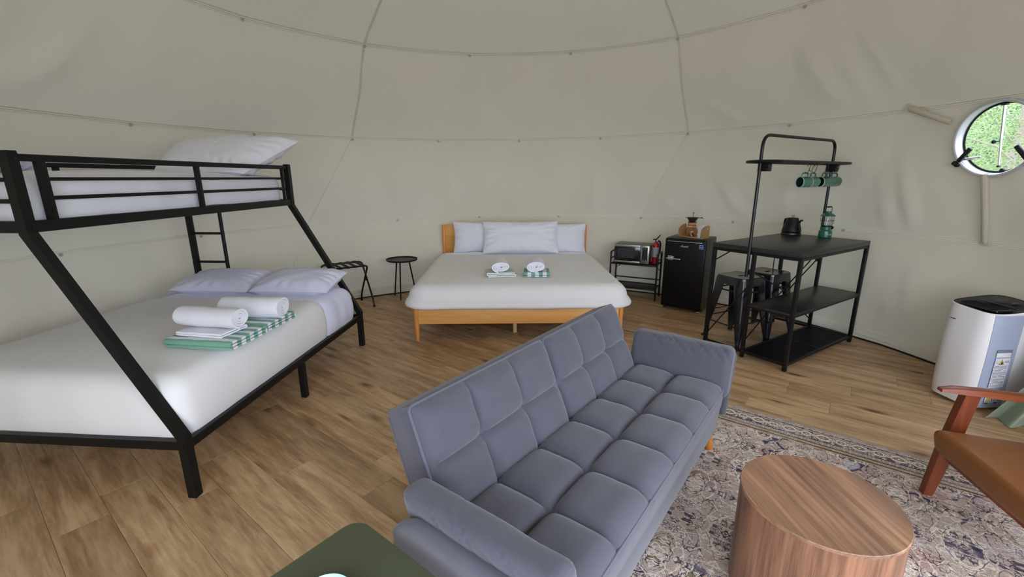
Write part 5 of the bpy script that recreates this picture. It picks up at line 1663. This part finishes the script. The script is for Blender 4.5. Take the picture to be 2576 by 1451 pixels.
# ------------------------------------------------------------------ fridge
FR = (1.7515, 5.043, 0); FAa = -.6547
fg = thing('mini_fridge', 'black retro mini fridge with chrome handle between microwave and island', 'fridge', FR, FAa)
FW_, FD_, FH = .452, .415, .832


def frpt(x, y, z): return Rz(FAa) @ Vector((x, y, z)) + Vector(FR)


build('cabinet', MB().rbox((FW_ / 2, .045 + (FD_ - .045) / 2, .022 + (FH - .022) / 2), (FW_, FD_ - .045, FH - .022), .010, 2), 'fridgeside', fg, smooth=.5)
dr = build('door', MB().rbox((FW_ / 2, .024, .03 + (FH - .03) / 2), (FW_ - .002, .05, FH - .034), .018, 4), 'fridge', fg, smooth=.6)
build('chrome_strip', MB().rbox((FW_ / 2 - .01, -.002, FH - .035), (FW_ - .075, .006, .007), .002), 'chrome', dr, smooth=.5)
mb = MB().rbox((.078, -.014, .610), (.060, .026, .022), .007, 2); mb.rbox((.115, -.028, .602), (.165, .014, .016), .006, 2); mb.tube([(.050, -.012, .626), (.098, -.014, .626), (.120, -.012, .614)], .0065, 7); mb.tube([(.052, -.010, .588), (.108, -.010, .589)], .006, 7)
build('handle', mb, 'chrome', dr, smooth=.6)
build('lettering', place(text_mb('Avanti', .038, .50, .86, .0015), RT, (.215, -.0025, .748)), 'chrome', dr, smooth=0)
st_ = build('efficiency_sticker', MB().box((.398, -.0018, .755), (.040, .001, .042)), 'labelwhite', dr, smooth=0)
build('sticker_field', MB().box((.398, -.0026, .755), (.034, .001, .036)), 'blue', st_, smooth=0)
build('sticker_mark', MB().box((.398, -.0034, .752), (.020, .0006, .003)), 'labelwhite', st_, smooth=0)
build('hinge', MB().rbox((FW_ - .03, .03, .012), (.04, .04, .014), .003), 'alu', fg, smooth=.5)
for x in (.035, FW_ - .035):
    for y in (.06, FD_ - .04): build('foot', MB().lathe([(.001, 0), (.014, 0), (.014, .024), (.001, .024)], 12, (x, y, 0)), 'rubber', fg, smooth=.5)

# ------------------------------------------------------------------ coffee set on the fridge
cdy = thing('wooden_caddy', 'small wooden caddy with upright ends on top of the mini fridge', 'caddy', tuple(frpt(.250, .195, FH)), FAa - .34)
build('tray', MB().rbox((0, 0, .005), (.305, .135, .010), .002), 'caddywood', cdy, smooth=.5)
pf = lambda: [(-.066, .010), (.066, .010), (.066, .125), (.055, .140), (.03, .143), (-.04, .118), (-.066, .09)]
for x in (-.149, .149):
    e = build('end_board', MB().prism(pf(), x - .004, x + .004, 'x'), 'caddywood', cdy, smooth=0)
    if x > 0: build('peg_hole', MB().lathe([(.001, .001), (.006, .001), (.006, 0)], 12, (x + .0045, .03, .105), Ry(pi / 2)), 'labelwhite', e, smooth=0)
pb = thing('paper_filters', 'stack of white coffee filter papers standing in the wooden caddy', 'filter papers', tuple(Vector(cdy.location) + Rz(FAa - .34) @ Vector((.112, 0, .0105))), FAa - .34)
for i in range(7):
    build('sheet', MB().prism([(-.06, .0), (.06, .0), (.062 - .002 * i, .13 + .002 * i), (.02, .150), (-.05, .135)], -.018 + .005 * i, -.0145 + .005 * i, 'x'), 'paper', pb, smooth=0)
cf = thing('coffee_carafe', 'smoky glass pour-over carafe with a leather collar in the wooden caddy', 'carafe', tuple(Vector(cdy.location) + Rz(FAa - .34) @ Vector((-.03, 0, .0105))), 0)
mb = MB().lathe([(.001, 0), (.042, 0), (.062, .018), (.070, .045), (.066, .075), (.046, .105), (.034, .125), (.035, .140), (.046, .165), (.0445, .165), (.033, .140), (.032, .125), (.044, .105), (.064, .075), (.068, .045), (.060, .019), (.041, .003), (.001, .003)], 36); build('glass_body', mb, 'amberglass', cf, smooth=.9)
mb = MB().lathe([(.048, .104), (.037, .124), (.038, .138), (.046, .156), (.050, .156), (.043, .138), (.0415, .124), (.052, .104), (.048, .104)], 28); build('collar', mb, 'cork', cf, smooth=.6)
build('cord_tie', MB().tube([(.044 * cos(2 * pi * i / 24), .044 * sin(2 * pi * i / 24), .127) for i in range(24)], .003, 6, closed=True).tube([(-.008, -.045, .126), (-.006, -.052, .10), (.0, -.06, .085)], .002, 5), 'rubber', cf)
mb = MB().lathe([(.001, .160), (.030, .162), (.036, .168), (.060, .206), (.078, .208), (.079, .211), (.060, .210), (.034, .172), (.001, .166)], 32); build('dripper', mb, 'coffee', cf, smooth=.7)
build('dripper_handle', MB().tube([(.07, -.03, .210), (.090, -.038, .211), (.104, -.044, .202)], [.004, .006, .003], 7), 'darkplastic', cf)
build('stirrer', MB().tube([(.004, 0, .165), (.006, 0, .262)], .0025, 6).ball((.006, 0, .264), .007, 6), 'darkplastic', cf)
tag_ = build('paper_tag', MB().prism([(-.030, .02), (-.012, .005), (-.008, .012), (-.022, .065), (-.036, .06)], -.0665, -.064, 'y'), 'labelwhite', cf, smooth=0, loc=(.0, .012, .0))
build('scoop', MB().ball((-.004, -.03, .022), .016, 6, (1.2, 1, .8)), 'darkplastic', cf)

# ------------------------------------------------------------------ microwave stand
MS = (1.262, 5.575, 0); MA = rad(-27.5)
ms = thing('microwave_stand', 'low black metal rack holding the microwave beside the fridge', 'rack', MS, MA)
ML_, MD = .575, .285; MZ = .449


def mspt(x, y, z): return Rz(MA) @ Vector((x, y, z)) + Vector(MS)


for x in (0, ML_):
    fr_ = bend([(x, 0, 0), (x, 0, .585), (x, MD, .585), (x, MD, 0)], .035, 5)
    build('side_frame', MB().tube(fr_, .011, 10), 'blacktube', ms)
    build('side_bar', MB().tube([(x, 0, .50), (x, MD, .50)], .008, 8), 'blacktube', ms)
build('upper_shelf', MB().rbox((ML_ / 2, MD / 2, MZ - .010), (ML_ - .02, MD, .020), .003), 'black', ms, smooth=.5)
build('lower_shelf', MB().rbox((ML_ / 2, MD / 2, .140), (ML_ - .02, MD, .018), .003), 'black', ms, smooth=.5)
for y in (0, MD): build('cross_bar', MB().tube([(0, y, .215), (ML_, y, .215)], .008, 8), 'blacktube', ms)
build('brace_rod', MB().tube([(.01, MD, .34), (.14, MD, .435)], .004, 6), 'black', ms)
build('brace_rod', MB().tube([(ML_ - .01, MD, .34), (ML_ - .14, MD, .435)], .004, 6), 'black', ms)
mw = thing('microwave', 'black and steel microwave on the low black rack', 'microwave', tuple(mspt(.035, .015, MZ)), MA)
XW, XD, XH = .435, .262, .235
build('casing', MB().rbox((XW / 2, XD / 2 + .012, XH / 2 + .006), (XW - .004, XD - .03, XH - .008), .005), 'steelgrey', mw, smooth=.5)
build('side_cover', MB().box((XW - .001, XD / 2 + .012, XH / 2), (.004, XD - .034, XH - .02)), 'screen', mw, smooth=0)
dd = build('door', MB().rbox((.163, .006, XH / 2 + .004), (.322, .020, XH - .008), .004), 'screen', mw, smooth=.5)
build('door_trim', MB().rbox((.163, -.004, XH - .014), (.322, .006, .026), .002), 'alu', dd, smooth=.5)
build('door_trim', MB().rbox((.163, -.004, .019), (.322, .006, .024), .002), 'alu', dd, smooth=.5)
build('door_window', MB().box((.152, -.0045, .125), (.212, .001, .118)), 'windowgrey', dd, smooth=0)
build('maker_mark', MB().box((.152, -.005, .045), (.05, .001, .006)), 'ink', dd, smooth=0)
cp_ = build('control_panel', MB().rbox((.380, .006, XH / 2 + .004), (.102, .020, XH - .008), .004), 'alu', mw, smooth=.5)
build('panel_glass', MB().box((.380, -.0045, .128), (.064, .002, .168)), 'screen', cp_, smooth=0)
build('display', MB().box((.380, -.006, .196), (.044, .001, .022)), 'display', cp_, smooth=0)
for r in range(6):
    for c in range(3): build('key', MB().box((.361 + .019 * c, -.006, .165 - .019 * r), (.012, .001, .010)), 'windowgrey', cp_, smooth=0)
for x in (.366, .394): build('round_key', MB().lathe([(.001, 0), (.006, 0), (.006, .0015), (.001, .0015)], 12, (x, -.0055, .052), Rx(pi / 2)), 'label', cp_, smooth=0)
for x in (.04, XW - .04):
    for y in (.04, XD - .04): build('foot', MB().lathe([(.001, 0), (.010, 0), (.010, .008), (.001, .008)], 10, (x, y, 0)), 'rubber', mw, smooth=0)
fe = thing('fire_extinguisher', 'small red fire extinguisher standing on the rack beside the microwave', 'fire extinguisher', tuple(mspt(.518, .160, MZ)), rad(-35))
mb = MB().lathe([(.001, 0), (.038, 0), (.041, .004), (.041, .215), (.038, .240), (.026, .262), (.016, .270), (.001, .270)], 28); build('cylinder', mb, 'red', fe, smooth=.5)
mb = MB().lathe([(.0415, .085), (.0415, .205)], 28); build('paper_label', mb, 'label', fe, smooth=.5)
mb = MB()
rn = random.Random(5)
for r in range(9):
    a = -2.6
    while a < -.5:
        w = rn.uniform(.1, .45); mb.tube([(.0421 * cos(a + w * k / 3), .0421 * sin(a + w * k / 3), .195 - .012 * r) for k in range(4)], .0011, 4); a += w + .08
build('small_print', mb, 'ink', fe, kind='stuff')
build('neck', MB().lathe([(.014, .268), (.014, .30), (.001, .302)], 14), 'darkplastic', fe, smooth=.5)
build('lever', MB().tube(bend([(-.045, 0, .300), (.0, 0, .300), (.012, 0, .320), (.045, 0, .358)], .02, 4), [.005] + [.008] * 10 + [.006], 7), 'darkplastic', fe)
build('gauge', MB().lathe([(.001, 0), (.012, 0), (.012, .008), (.001, .008)], 14, (.016, -.018, .290), Rx(pi / 2)), 'chrome', fe, smooth=.5)
build('hose', MB().tube(bend([(.01, 0, .285), (.045, -.004, .28), (.055, -.006, .24), (.050, -.008, .14), (.049, -.008, .13)], .03, 5), .0105, 9), 'rubber', fe)

# ------------------------------------------------------------------ side table, luggage rack
sd = thing('tray_side_table', 'small round black side table left of the wooden double bed', 'side table', (-1.400, 5.565, 0), rad(12))
mb = MB().lathe([(.001, .484), (.188, .484), (.194, .488), (.196, .506), (.193, .506), (.190, .493), (.001, .492)], 48); build('tray', mb, 'black', sd, smooth=.6)
for a in (-92, 32, 150):
    a = rad(a - 12); build('leg', MB().tube([(.09 * cos(a), .09 * sin(a), .483), (.165 * cos(a), .165 * sin(a), .004)], [.010, .008], 10), 'blacktube', sd)
LR = (-1.975, 5.13, 0); LA = rad(36)
lr = thing('luggage_rack', 'folding black metal luggage rack between bunk bed and side table', 'luggage rack', LR, LA)
hw = .24
for s in (1, -1):
    xo = .014 * s
    pts = bend([(-hw + xo, -s * .19, 0.0), (-hw + xo, -s * .165, .10), (-hw + xo, s * .155, .505), (hw + xo, s * .155, .505), (hw + xo, -s * .165, .10), (hw + xo, -s * .19, 0.0)], .05, 5)
    build('cross_frame', MB().tube(pts, .011, 9), 'blacktube', lr)
    for x in (-hw + xo, hw + xo): build('foot_cap', MB().tube([(x, -s * .19, 0.0), (x, -s * .186, .02)], .014, 8), 'rubber', lr)
for i in range(5):
    x = -hw + .07 + i * (2 * hw - .14) / 4
    mb = MB().rbox((x, 0, .508), (.045, .315, .004), .001); mb.rbox((x, .157, .505), (.045, .028, .028), .010); mb.rbox((x, -.157, .505), (.045, .028, .028), .010)
    build('strap', mb, 'rubber', lr, smooth=.5)
for x in (-hw, hw): build('pivot', MB().lathe([(.001, -.02), (.009, -.02), (.009, .02), (.001, .02)], 10, (x, 0, .30), Ry(pi / 2)), 'blacktube', lr)
fc = MB().tube(bend([frpt(.40, .36, .03), frpt(.46, .33, .006), frpt(.54, .36, .006), frpt(.60, .46, .008), frpt(.66, .52, .03)], .1, 5), .004, 6)
tag(build('power_cord', fc, 'rubber'), 'black power cord lying on the floor beside the fridge', 'cord')
